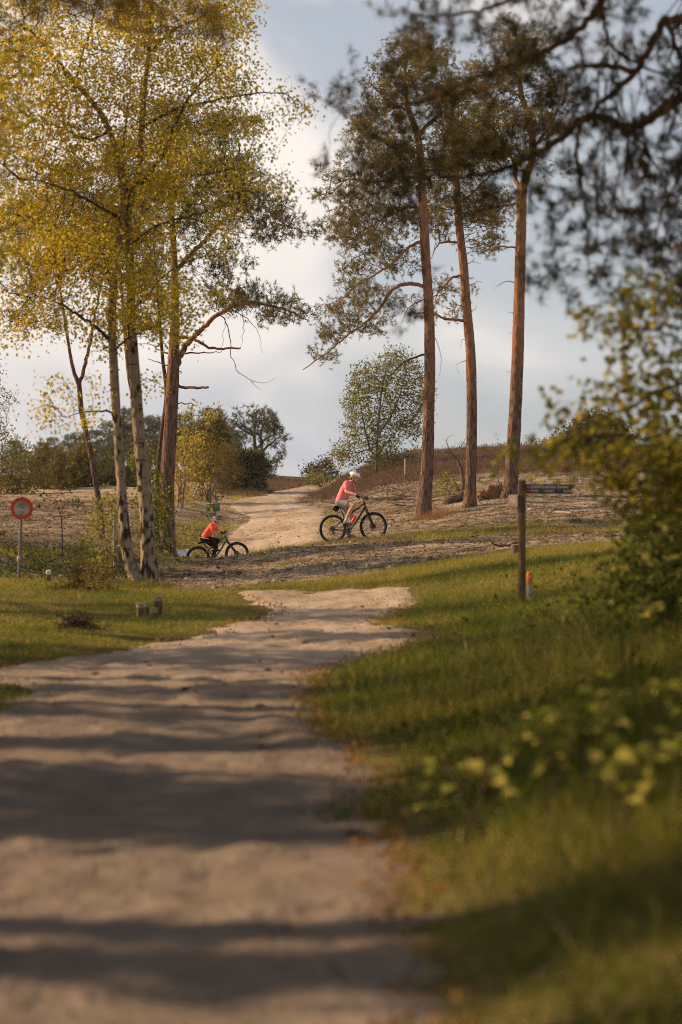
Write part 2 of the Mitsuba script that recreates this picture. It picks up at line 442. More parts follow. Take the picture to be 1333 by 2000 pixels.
def ribbon(yv, lx, rx, nt, rough, seed, dz, skirt=0.0):
    t = np.linspace(0, 1, nt)
    L = np.interp(yv, *lx) + .22 * (n2(yv, yv * 0, 1.6, seed, 3) - .5) + .12 * (n2(yv, yv * 0, 6, seed + 1, 2) - .5) - skirt * (.6 + .8 * n2(yv, yv * 0 + 3, .9, seed + 7, 2))
    Rr = np.interp(yv, *rx) + .22 * (n2(yv, yv * 0 + 9, 1.6, seed + 2, 3) - .5) + .12 * (n2(yv, yv * 0 + 9, 6, seed + 3, 2) - .5) + skirt * (.6 + .8 * n2(yv, yv * 0 + 5, .9, seed + 8, 2))
    x = L[:, None] + (Rr - L)[:, None] * t
    y = np.repeat(yv[:, None], nt, 1)
    rut = np.exp(-((x - np.interp(yv, *lx)[:, None] - (Rr - L)[:, None] * .34) / .13) ** 2) + np.exp(-((x - np.interp(yv, *lx)[:, None] - (Rr - L)[:, None] * .68) / .13) ** 2)
    z = gz(x, y) + dz - .012 * rut + rough * (n2(x, y, 2.2, seed + 4, 3) + .7 * n2(x, y, 6.5, seed + 5, 3) - .85)
    edge = np.minimum(t, 1 - t)[None] * (Rr - L)[:, None]
    z = z - .035 * ss(.25, 0, edge)
    i, j = np.meshgrid(np.arange(len(yv) - 1), np.arange(nt - 1), indexing='ij')
    q = np.stack([i * nt + j, i * nt + j + 1, (i + 1) * nt + j + 1, (i + 1) * nt + j], -1).reshape(-1, 4)
    return np.stack([x, y, z], -1).reshape(-1, 3), q


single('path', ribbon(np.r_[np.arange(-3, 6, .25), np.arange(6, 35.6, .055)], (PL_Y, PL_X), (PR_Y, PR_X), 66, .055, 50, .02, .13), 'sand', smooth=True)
labels['path'] = {'label': 'wide rutted pale sand track running away from the camera', 'kind': 'structure'}
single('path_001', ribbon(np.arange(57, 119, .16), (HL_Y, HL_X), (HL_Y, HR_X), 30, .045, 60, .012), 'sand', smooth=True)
labels['path_001'] = {'label': 'sandy track climbing the heath slope behind the cyclists', 'kind': 'structure'}

# the summer air: a thin haze round the whole scene
scene['air'] = {'type': 'homogeneous', 'albedo': {'type': 'rgb', 'value': [.95, .95, .95]}, 'sigma_t': 0.0002}
scene['haze'] = {'type': 'cube', 'to_world': T().translate([0, 340, 14]).scale([760, 420, 17]), 'bsdf': {'type': 'null'}, 'interior': {'type': 'ref', 'id': 'air'}}
scene['camera']['medium'] = {'type': 'ref', 'id': 'air'}
labels['haze'] = {'label': 'thin warm haze in the air', 'kind': 'stuff'}

# ------------------------------------------------------------------ trees
def grow(lines, attr, step, kill, iters, rng, di=1e9, jitter=.35):
    """Space colonisation from the given trunk and limb polylines. Returns (positions, parents, is_line)."""
    P, par, ln = [], [], []
    for k, line in enumerate(lines):
        L = np.linalg.norm(np.diff(line, axis=0), axis=1).sum()
        q = bez(line, max(3, int(L / step) + 1))
        if k == 0:
            prev = -1
        else:
            prev = int(np.argmin(np.linalg.norm(np.array(P) - q[0], axis=1))); q = q[1:]
        for p in q:
            P.append(p); par.append(prev); ln.append(k); prev = len(P) - 1
    P = np.array(P); par = list(par); A = np.asarray(attr)
    for it in range(iters):
        if len(A) == 0: break
        d, idx = cKDTree(P).query(A)
        keep = d > kill
        A, d, idx = A[keep], d[keep], idx[keep]
        if len(A) == 0: break
        use = d < di
        if not use.any(): break
        v = nrm(A[use] - P[idx[use]])
        S = np.zeros_like(P); np.add.at(S, idx[use], v)
        g = np.unique(idx[use])
        dirs = nrm(nrm(S[g]) + jitter * rng.normal(size=(len(g), 3)))
        N = P[g] + dirs * step
        dn, _ = cKDTree(P).query(N)
        ok = dn > .45 * step
        if not ok.any():
            A = A[rng.random(len(A)) > .3]; continue
        P = np.vstack([P, N[ok]]); par += g[ok].tolist(); ln += [-1] * int(ok.sum())
    return P, np.array(par), np.array(ln)


def tree_stats(P, par, tip, expo=2.3):
    n = len(P); area = np.zeros(n); high = np.zeros(n, int); kids = np.zeros(n, int)
    for i in range(n - 1, -1, -1):
        if kids[i] == 0: area[i] = tip ** expo
        p = par[i]
        if p >= 0:
            kids[p] += 1; area[p] += area[i]; high[p] = max(high[p], high[i] + 1)
    return area ** (1 / expo), high, kids


def order(P, par, ln):
    """Children after parents."""
    n = len(P); depth = np.zeros(n, int)
    ch = [[] for _ in range(n)]
    for i, p in enumerate(par):
        if p >= 0: ch[p].append(i)
    out, st = [], [0]
    while st:
        i = st.pop(); out.append(i); st += ch[i]
    out = np.array(out); inv = np.zeros(n, int); inv[out] = np.arange(len(out))
    pp = np.array([inv[par[i]] if par[i] >= 0 else -1 for i in out])
    return P[out], pp, ln[out]


def chains(P, par, r, ln, skip):
    """Branch chains [(index list)] along the thickest child; nodes of the polylines in skip start no chain of their own."""
    n = len(P); ch = [[] for _ in range(n)]
    for i in range(n):
        if par[i] >= 0: ch[par[i]].append(i)
    res, st = [], []
    for i in range(n):
        if ln[i] in skip or par[i] < 0: continue
        p = par[i]
        if ln[p] in skip or par[p] < 0 and ln[p] in skip:
            st.append(i)
    seen = set()
    while st:
        i = st.pop(); c = [par[i], i]
        while True:
            k = [j for j in ch[i] if ln[j] not in skip]
            if not k: break
            k.sort(key=lambda j: -r[j])
            st += k[1:]; i = k[0]; c.append(i)
        res.append(c)
    return res


def branch_mesh(P, par, r, ln, skip, rmin=.002):
    out = []
    for c in chains(P, par, r, ln, skip):
        p = P[c]; rr = np.maximum(r[c], rmin).copy(); rr[0] = rr[1]; rr[-1] *= .5
        out.append(tube(p, rr, 7 if rr[0] > .04 else 5 if rr[0] > .015 else 3, cap=False))
    return cat(out) if out else None


def pads(pl_, Y, rng, dens, depth=None, clump=0.0, each=14):
    """Points in ellipsoids given as (px, py, rx, ry[, depth offset[, weight]])."""
    out = []
    for q in pl_:
        px, py, rx, ry = q[:4]
        off = q[4] if len(q) > 4 else rng.uniform(-.45, .45) * (depth or 1.6)
        w = q[5] if len(q) > 5 else 1.0
        y = Y + off
        c = at(px, py, y); a, b = rx / F * y, ry / F * y
        dpt = depth * .6 if depth else a
        n = max(4, int(dens * w * a * b * 4))
        u = nrm(rng.normal(size=(n, 3))) * rng.random((n, 1)) ** .4
        if clump:                                                       # gathered into sprays with gaps between them
            m = max(2, n // each)
            cc = u[:m] * [a, dpt, b] * .92
            q = cc[rng.integers(0, m, n)] + rng.normal(size=(n, 3)) * clump * [1.15, 1.15, .75]
            out.append(c + q)
            continue
        out.append(c + u * [a, dpt, b])
    return np.vstack(out)


def fold_leaves(P, size, rng, tint, vary=.25, up=.5, elong=1.0, axis=None):
    """Small leaves, each two triangles folded along the middle, as ((v, f), colours)."""
    n = len(P)
    ax = nrm(rng.normal(size=(n, 3)) + (axis if axis is not None else 0))
    side = nrm(np.cross(ax, nrm(rng.normal(size=(n, 3)) * (1 - up) + [0, 0, up])))
    nn = np.cross(ax, side)
    s = (size * rng.uniform(.65, 1.25, n))[:, None]
    w = s * .42 / elong
    lift = nn * s * .12
    v = np.stack([P, P + ax * s * .45 - side * w + lift, P + ax * s, P + ax * s * .45 + side * w + lift], 1).reshape(-1, 3)
    k = np.arange(n)[:, None] * 4
    f = np.concatenate([k + [0, 1, 2], k + [0, 2, 3]], 0)
    tint = np.asarray(tint, float)
    ci = rng.integers(0, len(tint), n)
    c = tint[ci] * rng.uniform(1 - vary, 1 + vary, (n, 1))
    return (v, f), np.repeat(c, 4, 0)


def tufts(P, D, rng, length, width, needles, tint, vary=.25, shoot=.12, spread=.9):
    """Pine shoots: thin pointed needles round a short shoot, as ((v, f), colours)."""
    n = len(P); m = needles
    a = nrm(D)
    t = rng.random((n, m, 1))
    o = P[:, None] + a[:, None] * (t * shoot)
    d = nrm(a[:, None] * rng.uniform(.25, 1.0, (n, m, 1)) + spread * nrm(rng.normal(size=(n, m, 3))))
    L = length * rng.uniform(.7, 1.15, (n, m, 1))
    s = nrm(np.cross(d, rng.normal(size=(n, m, 3)))) * width * .5
    v = np.stack([o - s, o + s, o + d * L], 2).reshape(-1, 3)
    f = np.arange(n * m * 3).reshape(-1, 3)
    tint = np.asarray(tint, float)
    c = tint[rng.integers(0, len(tint), n)] * rng.uniform(1 - vary, 1 + vary, (n, 1))
    c = np.repeat(c[:, None], m, 1) * rng.uniform(.8, 1.2, (n, m, 1))
    return (v, f), np.repeat(c.reshape(-1, 3), 3, 0)


PINE = [(.20, .165, .045), (.27, .20, .052), (.33, .225, .058), (.15, .13, .042)]
PINE_FAR = [(.10, .11, .06), (.13, .13, .065), (.15, .135, .062)]
PINE_DARK = [(.11, .09, .03), (.15, .11, .034), (.08, .07, .026)]
BIRCH = [(.66, .52, .05), (.76, .56, .055), (.56, .46, .045), (.80, .58, .08), (.46, .39, .045)]
GREEN = [(.20, .21, .04), (.27, .26, .05), (.14, .15, .035), (.34, .29, .06)]
YELLOW = [(.50, .37, .045), (.42, .31, .045), (.33, .27, .045), (.56, .43, .08)]
OLIVE = [(.23, .19, .05), (.30, .235, .06), (.16, .145, .045)]
OAK = [(.27, .26, .036), (.36, .31, .042), (.19, .20, .032), (.46, .36, .055)]


STAT = []


def make_tree(key, trunk, tr, limbs=(), A=None, step=.25, kill=.35, iters=160, seed=1, bark='pine_bark', twig='twig', tip=.006,
              foliage=None, wide=0, max_r=.09, sides=12, trunk_amp=.0, skip_limbs=True, limb_bark=None, dead=()):
    """Adds trunk, limbs, branches and crown under key. trunk: points, tr: radii at them; limbs: [(points, r0, r1)]; foliage(P, par, r, high, kids, rng)."""
    rng = R(seed)
    tr = np.interp(np.linspace(0, 1, len(trunk)), np.linspace(0, 1, len(tr)), tr)
    n = max(8, int(np.linalg.norm(np.diff(trunk, axis=0), axis=1).sum() / .25))
    tp = bez(trunk, n)
    s = np.r_[0, np.cumsum(np.linalg.norm(np.diff(np.asarray(trunk, float), axis=0), axis=1))]
    rr = np.interp(np.linspace(0, s[-1], n), s, tr)
    v, f = tube(tp, rr, sides)
    v = v + (nrm(np.c_[v[:, :2] - np.interp(v[:, 2], np.sort(tp[:, 2]), tp[np.argsort(tp[:, 2]), 0])[:, None] * [1, 0] - np.interp(v[:, 2], np.sort(tp[:, 2]), tp[np.argsort(tp[:, 2]), 1])[:, None] * [0, 1], np.zeros(len(v))])
             * (np.interp(v[:, 2], np.sort(tp[:, 2]), rr[np.argsort(tp[:, 2])]) * .22 * (n3(v * [6, 6, 1.6], seed) - .5))[:, None])
    part(key, 'trunk', (v, f), bark, smooth=True)
    lines = [tp]
    for lp, r0, r1 in limbs:
        m = max(4, int(np.linalg.norm(np.diff(lp, axis=0), axis=1).sum() / (step * .7)))
        q = bez(lp, m)
        q[1:-1] += rng.normal(size=(m - 2, 3)) * step * .10
        part(key, 'limb', tube(q, np.linspace(r0, r1, m), 7), limb_bark or bark, smooth=True)
        lines.append(q)
    for lp, r0, r1 in dead:
        m = max(5, int(np.linalg.norm(np.diff(lp, axis=0), axis=1).sum() / .12))
        q = bez(lp, m); q[1:-1] += rng.normal(size=(m - 2, 3)) * .015
        part(key, 'dead_branch', tube(q, np.linspace(r0, r1, m), 5), 'twig', smooth=True)
    if A is None: return None
    P, par, ln = grow(lines, A, step, kill, iters, rng)
    P, par, ln = order(P, par, ln)
    r, high, kids = tree_stats(P, par, tip)
    r = np.minimum(r, max_r)
    skip = set(range(len(lines)))
    b = branch_mesh(P, par, r, ln, skip, tip * .6)
    if b: part(key, 'twigs', b, twig, smooth=True, kind='stuff')
    STAT.append((key, len(P)))
    if foliage:
        (v, f), c, mat = foliage(P, par, r, high, kids, ln, rng)
        STAT[-1] += (len(f),)
        part(key, 'crown', (v, f), mat, smooth=False, color=c)
    return P, par, r, high, ln


def n3(p, seed=0):
    return meshkit.fbm(np.asarray(p), 3, seed)


def pine_foliage(hmax=2, per=2, length=.14, width=.014, needles=14, tint=PINE, spread=.9, up=.35, scatter=.10, shoot=.12, keep=1.0, vary=.3):
    def fn(P, par, r, high, kids, ln, rng):
        ok = (high <= hmax) & (ln < 0)
        if keep < 1: ok &= rng.random(len(P)) < keep
        idx = np.repeat(np.nonzero(ok)[0], per)
        D = nrm(P[idx] - P[par[idx]]) + [0, 0, up] + .5 * rng.normal(size=(len(idx), 3))
        Q = P[idx] - (P[idx] - P[par[idx]]) * rng.random((len(idx), 1)) + rng.normal(size=(len(idx), 3)) * scatter
        m, c = tufts(Q, D, rng, length, width, needles, tint, vary=vary, shoot=shoot, spread=spread)
        return m, c, 'needle'
    return fn


def leaf_foliage(hmax=2, per=14, size=.06, tint=BIRCH, scatter=.22, droop=.15, up=.4, keep=1.0, mat='foliage', elong=1.0, vary=.25):
    def fn(P, par, r, high, kids, ln, rng):
        ok = (high <= hmax) & (ln < 0)
        if keep < 1: ok &= rng.random(len(P)) < keep
        idx = np.repeat(np.nonzero(ok)[0], per)
        Q = P[idx] + rng.normal(size=(len(idx), 3)) * scatter
        Q[:, 2] -= np.abs(rng.normal(size=len(idx))) * droop
        m, c = fold_leaves(Q, size, rng, tint, vary=vary, up=up, elong=elong, axis=[0, 0, -.4])
        return m, c, mat
    return fn


def L(pts, Y, dy=0.0):
    """Pixel polyline at depth Y, running dy metres nearer or farther along it."""
    n = len(pts)
    return np.array([at(p[0], p[1], Y + dy * (i / max(1, n - 1)) + (p[2] if len(p) > 2 else 0)) for i, p in enumerate(pts)])


def rad(widths, Y):
    return [w / 2 / F * Y for w in widths]


# --- the three tall pines on the right
def trunk_from(px0, Y, pts, sink=.15):
    b = on(px0, Y); q = L(pts, Y)
    q = np.vstack([b - [0, 0, sink], b + [0, 0, .12], q])
    return q


G3 = 'three tall pines on the heath'
Y1 = 70.0
k = thing('pine_tree', 'tall pine nearest the adult cyclist, its crown hanging to the left', 'tree', G3)
tr = trunk_from(828, Y1, [(830, 970), (835, 900), (838, 800), (840, 700), (838, 600), (833, 520), (828, 430), (823, 340), (817, 268), (806, 235), (795, 205), (791, 150), (800, 90)])
limbs = [(L([(832, 562), (800, 554), (770, 563), (740, 605), (704, 638), (674, 659), (640, 688), (592, 722)], Y1, -.8), .06, .012),
         (L([(827, 470), (800, 482), (770, 512), (728, 539), (690, 562), (660, 600)], Y1, -1.2), .05, .012),
         (L([(822, 405), (800, 404), (770, 415), (720, 445), (680, 470)], Y1, .6), .045, .012),
         (L([(824, 350), (790, 345), (740, 355), (690, 350), (655, 360)], Y1, -1.0), .05, .012),
         (L([(818, 268), (835, 245), (862, 222), (890, 200), (915, 165)], Y1, .8), .07, .02),
         (L([(820, 300), (780, 285), (740, 270), (700, 255)], Y1, 1.0), .05, .015),
         (L([(800, 215), (770, 205), (740, 180), (722, 160)], Y1, -.5), .045, .015)]
dead = [(L([(833, 692), (800, 701), (770, 728), (752, 743), (738, 760)], Y1, -.4), .035, .006), (L([(836, 640), (850, 660), (862, 700), (858, 735)], Y1, .3), .012, .003),
        (L([(838, 585), (820, 588), (800, 600), (790, 622), (778, 650)], Y1, -.4), .018, .004)]
A1 = [(835, 100, 50, 45), (800, 130, 45, 40), (765, 190, 60, 42), (710, 235, 38, 22), (695, 262, 34, 18), (760, 290, 70, 48), (665, 350, 32, 20), (730, 350, 50, 35), (680, 382, 42, 22), (640, 385, 14, 14), (740, 420, 55, 32),
      (675, 420, 40, 20), (660, 455, 28, 18), (720, 475, 48, 28), (765, 500, 40, 25), (690, 515, 28, 16), (705, 560, 30, 22, -.6), (665, 600, 22, 18, -.5), (700, 605, 26, 16), (655, 650, 22, 16), (690, 640, 24, 14), (640, 690, 18, 8),
      (800, 420, 30, 40), (790, 350, 36, 40), (862, 190, 48, 40), (880, 250, 44, 40), (850, 320, 40, 40), (730, 640, 22, 16, 0, .6), (762, 590, 20, 20, 0, .4)]
make_tree(k, tr, rad([38, 33, 29, 25, 23, 22, 20, 19, 18, 16, 14, 12, 10, 7, 4], Y1), limbs, pads(A1, Y1, R(10), 170, depth=1.4, clump=.20, each=26), step=.11, kill=.125, seed=11, dead=dead,
          foliage=pine_foliage(hmax=3, per=3, length=.12, width=.016, needles=12))
Y2 = 72.0
k = thing('pine_tree', 'thin tall pine, middle one of the three, beside a rotten log', 'tree', G3)
tr = trunk_from(918, Y2, [(919, 960), (921, 900), (922, 800), (920, 700), (912, 600), (904, 500), (897, 440), (893, 380), (889, 300), (884, 230), (890, 180)])
limbs = [(L([(910, 626), (890, 625), (872, 623), (854, 616), (830, 612), (806, 611)], Y2, -1.2), .05, .015), (L([(902, 539), (884, 542), (870, 556), (858, 570), (846, 582)], Y2, -.6), .045, .01),
         (L([(894, 473), (875, 472), (860, 475), (850, 488), (842, 505)], Y2, -.5), .04, .01), (L([(893, 400), (920, 380), (950, 350), (980, 330)], Y2, .5), .045, .012), (L([(891, 350), (865, 330), (850, 310)], Y2, .5), .04, .012)]
dead = [(L([(907, 560), (922, 556), (935, 548), (942, 552)], Y2), .018, .004), (L([(914, 615), (925, 606), (932, 596)], Y2), .014, .004), (L([(917, 660), (905, 665), (900, 680)], Y2), .012, .003), (L([(921, 705), (905, 706), (893, 714), (898, 732)], Y2), .013, .003),
        (L([(904, 520), (925, 512), (940, 515)], Y2), .016, .003)]
A2 = [(895, 320, 60, 40), (860, 385, 40, 38), (930, 400, 42, 32), (955, 440, 30, 22), (900, 240, 52, 42), (950, 300, 42, 36), (905, 190, 40, 30), (870, 440, 34, 22), (880, 590, 16, 20, 0, .25), (860, 560, 22, 18, 0, .35), (845, 610, 18, 14, 0, .3), (930, 470, 30, 14, 0, .4), (925, 555, 14, 12, 0, .3)]
make_tree(k, tr, rad([34, 28, 24, 22, 21, 20, 18, 17, 16, 14, 12, 9, 5], Y2), limbs, pads(A2, Y2, R(20), 170, depth=1.4, clump=.20, each=26), step=.11, kill=.125, seed=12, dead=dead, foliage=pine_foliage(hmax=3, per=3, length=.12, width=.016, needles=12, keep=.9))
Y3 = 74.0
k = thing('pine_tree', 'straight bare pine nearest the finger post, forked high up, with dead stubs along its trunk', 'tree', G3)
tr = trunk_from(995, Y3, [(996, 960), (1002, 880), (1008, 780), (1012, 680), (1015, 560), (1018, 460), (1021, 372), (1032, 335), (1042, 300), (1036, 250), (1028, 215), (1018, 180), (1015, 130), (1010, 75)])
limbs = [(L([(1020, 372), (1008, 352), (1004, 320), (990, 290), (975, 250)], Y3, .6), .08, .02), (L([(1009, 484), (981, 482), (955, 487), (935, 496)], Y3, -.5), .03, .008), (L([(1017, 396), (990, 402), (960, 405), (935, 415)], Y3, -.8), .045, .012),
         (L([(1040, 290), (1065, 260), (1085, 225), (1095, 190)], Y3, .6), .05, .015), (L([(1020, 190), (990, 170), (965, 140)], Y3, -.6), .045, .012)]
dead = [(L([(1006, 552), (990, 550), (980, 552), (970, 560), (964, 567)], Y3), .016, .003), (L([(1018, 550), (1026, 545), (1028, 538)], Y3), .012, .003), (L([(1012, 420), (1030, 424), (1040, 422)], Y3), .012, .003), (L([(1019, 440), (1034, 436), (1042, 438)], Y3), .012, .003),
        (L([(1010, 613), (1000, 611), (993, 610)], Y3), .012, .005), (L([(1008, 650), (1000, 652), (994, 650)], Y3), .01, .004), (L([(1018, 580), (1026, 579)], Y3), .012, .006), (L([(1006, 726), (998, 727), (990, 726)], Y3), .012, .004), (L([(1018, 615), (1022, 612)], Y3), .014, .008)]
A3 = [(1005, 75, 60, 38), (1055, 100, 46, 40), (960, 150, 50, 38), (1070, 180, 40, 40), (1040, 235, 50, 30), (985, 215, 46, 32), (960, 255, 40, 34), (985, 300, 40, 30), (1075, 250, 36, 30), (950, 410, 30, 20), (985, 400, 28, 18), (945, 488, 24, 10, 0, .5), (1010, 140, 50, 36), (1090, 330, 20, 16, 0, .4)]
make_tree(k, tr, rad([44, 36, 30, 27, 25, 24, 22, 20, 19, 14, 13, 12, 11, 10, 8, 5], Y3), limbs, pads(A3, Y3, R(30), 170, depth=1.4, clump=.20, each=26), step=.11, kill=.125, seed=13, dead=dead, foliage=pine_foliage(hmax=3, per=3, length=.12, width=.016, needles=12, keep=.9))

# --- the pine behind the birches on the left
Y4 = 62.0
k = thing('pine_tree', 'stout red trunked pine behind the birches with broken stubs and a low bough reaching right', 'tree')
tr = trunk_from(328, Y4, [(326, 980), (329, 900), (333, 840), (336, 780), (338, 730), (340, 690), (342, 640), (342, 590), (341, 520), (337, 440), (331, 360), (326, 290)])
limbs = [(L([(347, 712), (359, 683), (376, 661), (400, 638), (430, 612), (480, 592), (540, 600), (602, 626)], Y4, -1.0), .085, .012),
         (L([(349, 659), (380, 663), (414, 680), (440, 681), (470, 680)], Y4, -.6), .045, .022), (L([(345, 690), (397, 690), (433, 687)], Y4, .5), .028, .008), (L([(342, 752), (376, 758), (407, 756)], Y4, -.5), .042, .03),
         (L([(340, 787), (365, 788), (387, 791)], Y4, -.2), .018, .01), (L([(341, 530), (400, 470), (450, 420), (500, 400), (560, 440), (600, 455)], Y4, -.8), .07, .012), (L([(338, 450), (390, 380), (440, 330)], Y4, .8), .06, .015),
         (L([(328, 690), (310, 682), (288, 668)], Y4, .3), .025, .006), (L([(327, 714), (308, 706), (288, 701)], Y4, .3), .02, .006), (L([(334, 400), (300, 340), (270, 290)], Y4, .8), .06, .015)]
dead = [(L([(430, 615), (446, 640), (452, 690), (462, 720), (490, 742), (515, 748), (540, 738)], Y4, -.6), .016, .003), (L([(490, 742), (500, 755), (512, 760)], Y4, -.6), .008, .002), (L([(470, 600), (476, 640), (470, 680)], Y4, -.8), .012, .003), (L([(345, 715), (352, 724), (354, 730)], Y4, -.3), .02, .012),
        (L([(440, 600), (480, 620), (505, 650), (515, 690)], Y4, -.5), .012, .003)]
A4 = [(545, 590, 55, 12, -.8), (480, 580, 45, 20, -.6), (440, 590, 30, 20), (585, 612, 26, 10, -.9), (520, 620, 26, 12, -.8, .5), (555, 435, 44, 22), (505, 405, 46, 30), (460, 385, 44, 44), (575, 455, 28, 14), (500, 470, 18, 14, 0, .4), (420, 520, 34, 34, 0, .6), (400, 330, 62, 52), (430, 250, 52, 44), (330, 250, 60, 62), (290, 380, 52, 60),
      (360, 420, 44, 50), (470, 510, 26, 18, 0, .3), (450, 340, 44, 40), (250, 330, 44, 50)]
make_tree(k, tr, rad([38, 33, 30, 28, 27, 26, 25, 24, 20, 18, 16, 14, 10, 7, 4], Y4), limbs, pads(A4, Y4, R(40), 190, depth=1.5, clump=.20, each=26), step=.11, kill=.125, seed=14, dead=dead, foliage=pine_foliage(hmax=3, per=3, length=.12, width=.016, needles=12, tint=PINE + [(.16, .12, .03)]))
k = thing('pine_tree', 'slim dark pine stem standing close against the stout red pine', 'tree')
Y5 = 63.0
make_tree(k, trunk_from(306, Y5, [(308, 960), (311, 900), (316, 850), (322, 810), (326, 770), (318, 700), (312, 620), (306, 540), (300, 470)]), rad([17, 14, 12, 11, 10, 9, 8, 7, 6, 5, 3], Y5), [],
          pads([(300, 520, 36, 30), (290, 470, 40, 40), (320, 590, 30, 30, 0, .5), (290, 640, 22, 26, 0, .4)], Y5, R(50), 110, depth=1.2), step=.13, kill=.15, seed=15, bark='twig', foliage=pine_foliage(hmax=3, per=3, length=.13, width=.018, needles=12))
k = thing('pine_tree', 'leaning forked pine with a thin dark trunk on the sandy ground left of the birches', 'tree')
Y6 = 58.0
make_tree(k, trunk_from(199, Y6, [(195, 985), (190, 960), (180, 900), (167, 838), (159, 800), (155, 752), (145, 728), (138, 695), (131, 650), (122, 590), (110, 520)]), rad([15, 12, 11, 11, 10.5, 10, 10, 10, 7, 6.5, 6, 5, 3], Y6),
          [(L([(155, 750), (164, 721), (172, 690), (180, 645), (190, 590), (205, 530)], Y6, .6), .05, .02)],
          pads([(110, 500, 50, 50), (190, 500, 50, 50), (70, 560, 45, 30, 0, .6), (150, 430, 70, 60), (60, 430, 60, 50), (230, 450, 50, 50), (100, 640, 40, 20, 0, .35), (40, 620, 40, 30, 0, .4), (150, 360, 60, 50)], Y6, R(60), 110, depth=1.6), step=.13, kill=.15, seed=16,
          dead=[(L([(165, 830), (170, 836), (176, 834)], Y6), .012, .006), (L([(160, 800), (150, 802), (142, 808)], Y6), .008, .003), (L([(174, 875), (180, 872)], Y6), .012, .008)], foliage=pine_foliage(hmax=3, per=3, length=.13, width=.018, needles=12))
k = thing('pine_tree', 'thin reddish pine trunk half hidden behind the right hand birch', 'tree')
Y7 = 60.0
make_tree(k, trunk_from(298, Y7, [(288, 930), (276, 840), (260, 770), (253, 735), (247, 676), (241, 600), (234, 520), (228, 450)]), rad([12, 11, 10, 10, 9, 9, 8.5, 7, 5, 3], Y7), [],
          pads([(235, 470, 50, 50), (210, 540, 40, 40), (270, 540, 40, 40), (250, 630, 46, 20, 0, .4), (240, 400, 50, 50)], Y7, R(70), 110, depth=1.4), step=.13, kill=.15, seed=17, foliage=pine_foliage(hmax=3, per=3, length=.13, width=.018, needles=12))

# --- birches
YB = 37.0
GB = 'pair of birches beside the track'
k = thing('birch_tree', 'left stem of the birch pair, leaning outwards, with golden green leaves', 'tree', GB)
tr = trunk_from(270, YB, [(256, 1112), (247, 1060), (241, 1000), (237, 940), (233, 880), (229, 820), (225, 760), (222, 700), (219, 640), (222, 560), (233, 480), (242, 400), (234, 320), (214, 255), (186, 205), (150, 165), (104, 108), (60, 60)])
limbs = [(L([(230, 838), (222, 815), (205, 803), (170, 804), (130, 815)], YB, -.5), .022, .005), (L([(218, 668), (190, 640), (150, 612), (110, 590), (60, 570)], YB, -.8), .03, .008), (L([(238, 430), (190, 400), (130, 370), (60, 350)], YB, -.6), .03, .008),
         (L([(222, 560), (170, 500), (110, 450), (50, 420)], YB, .8), .03, .008), (L([(214, 255), (180, 270), (120, 250), (60, 230)], YB, .6), .025, .008), (L([(221, 690), (250, 660), (300, 640), (360, 610)], YB, -.7), .02, .006), (L([(150, 165), (160, 110), (180, 50), (190, 0)], YB, .5), .02, .006)]
AB1 = [(60, 60, 90, 80), (170, 110, 80, 80), (40, 220, 90, 90), (180, 270, 75, 70), (60, 380, 90, 80), (160, 420, 75, 65), (50, 520, 80, 60), (150, 540, 75, 50), (100, 610, 70, 36), (200, 620, 50, 40), (-60, 200, 90, 150), (10, 620, 50, 40, 0, .7), (-60, 450, 60, 120),
       (120, 760, 50, 30, -.4, .3), (95, 810, 40, 20, -.3, .3), (180, 780, 30, 30, -.3, .25), (240, 560, 50, 50), (120, -20, 120, 60), (330, 625, 40, 16, -.5, .5), (170, 815, 30, 16, -.3, .3)]
make_tree(k, tr, rad([42, 29, 24, 21, 20, 19, 18, 17, 18, 17, 16, 15, 14, 13, 12, 11, 10, 9, 7, 4], YB), limbs, pads(AB1 + [(30, 140, 90, 90), (130, 200, 90, 70), (100, 300, 90, 70), (100, 460, 80, 60), (20, 440, 70, 70), (230, 60, 70, 70), (210, 160, 60, 60), (60, -30, 100, 60), (200, 500, 60, 50)], YB, R(80), 225, depth=1.6, clump=.14, each=22), step=.10, kill=.115, seed=18, bark='birch_bark', limb_bark='twig', tip=.0035,
          foliage=leaf_foliage(hmax=4, per=10, size=.05, tint=BIRCH, scatter=.095, droop=.11))
k = thing('birch_tree', 'right, thicker stem of the birch pair with white flecked bark above a dark fissured base', 'tree', GB)
tr = trunk_from(289, YB + .15, [(292, 1105), (289, 1060), (287, 1010), (284, 980), (280, 920), (274, 860), (268, 800), (264, 740), (261, 690), (258, 640), (256, 560), (253, 480), (250, 415), (262, 365), (274, 330), (276, 260), (282, 190), (290, 110), (295, 40), (300, -60)])
limbs = [(L([(251, 420), (247, 370), (240, 310), (245, 250), (255, 180)], YB, .5), .03, .01), (L([(262, 365), (300, 330), (325, 290), (345, 240), (370, 190), (420, 140)], YB, -.6), .035, .01), (L([(258, 620), (300, 560), (350, 520), (400, 500)], YB, .7), .025, .007),
         (L([(278, 250), (330, 220), (400, 200), (480, 185), (540, 180), (582, 205)], YB, -.5), .03, .006), (L([(264, 360), (320, 350), (400, 340), (470, 330), (540, 350)], YB, .6), .028, .006), (L([(254, 480), (310, 440), (380, 420), (440, 400)], YB, -.6), .025, .006), (L([(290, 110), (340, 60), (400, 30), (460, 0)], YB, .5), .025, .008)]
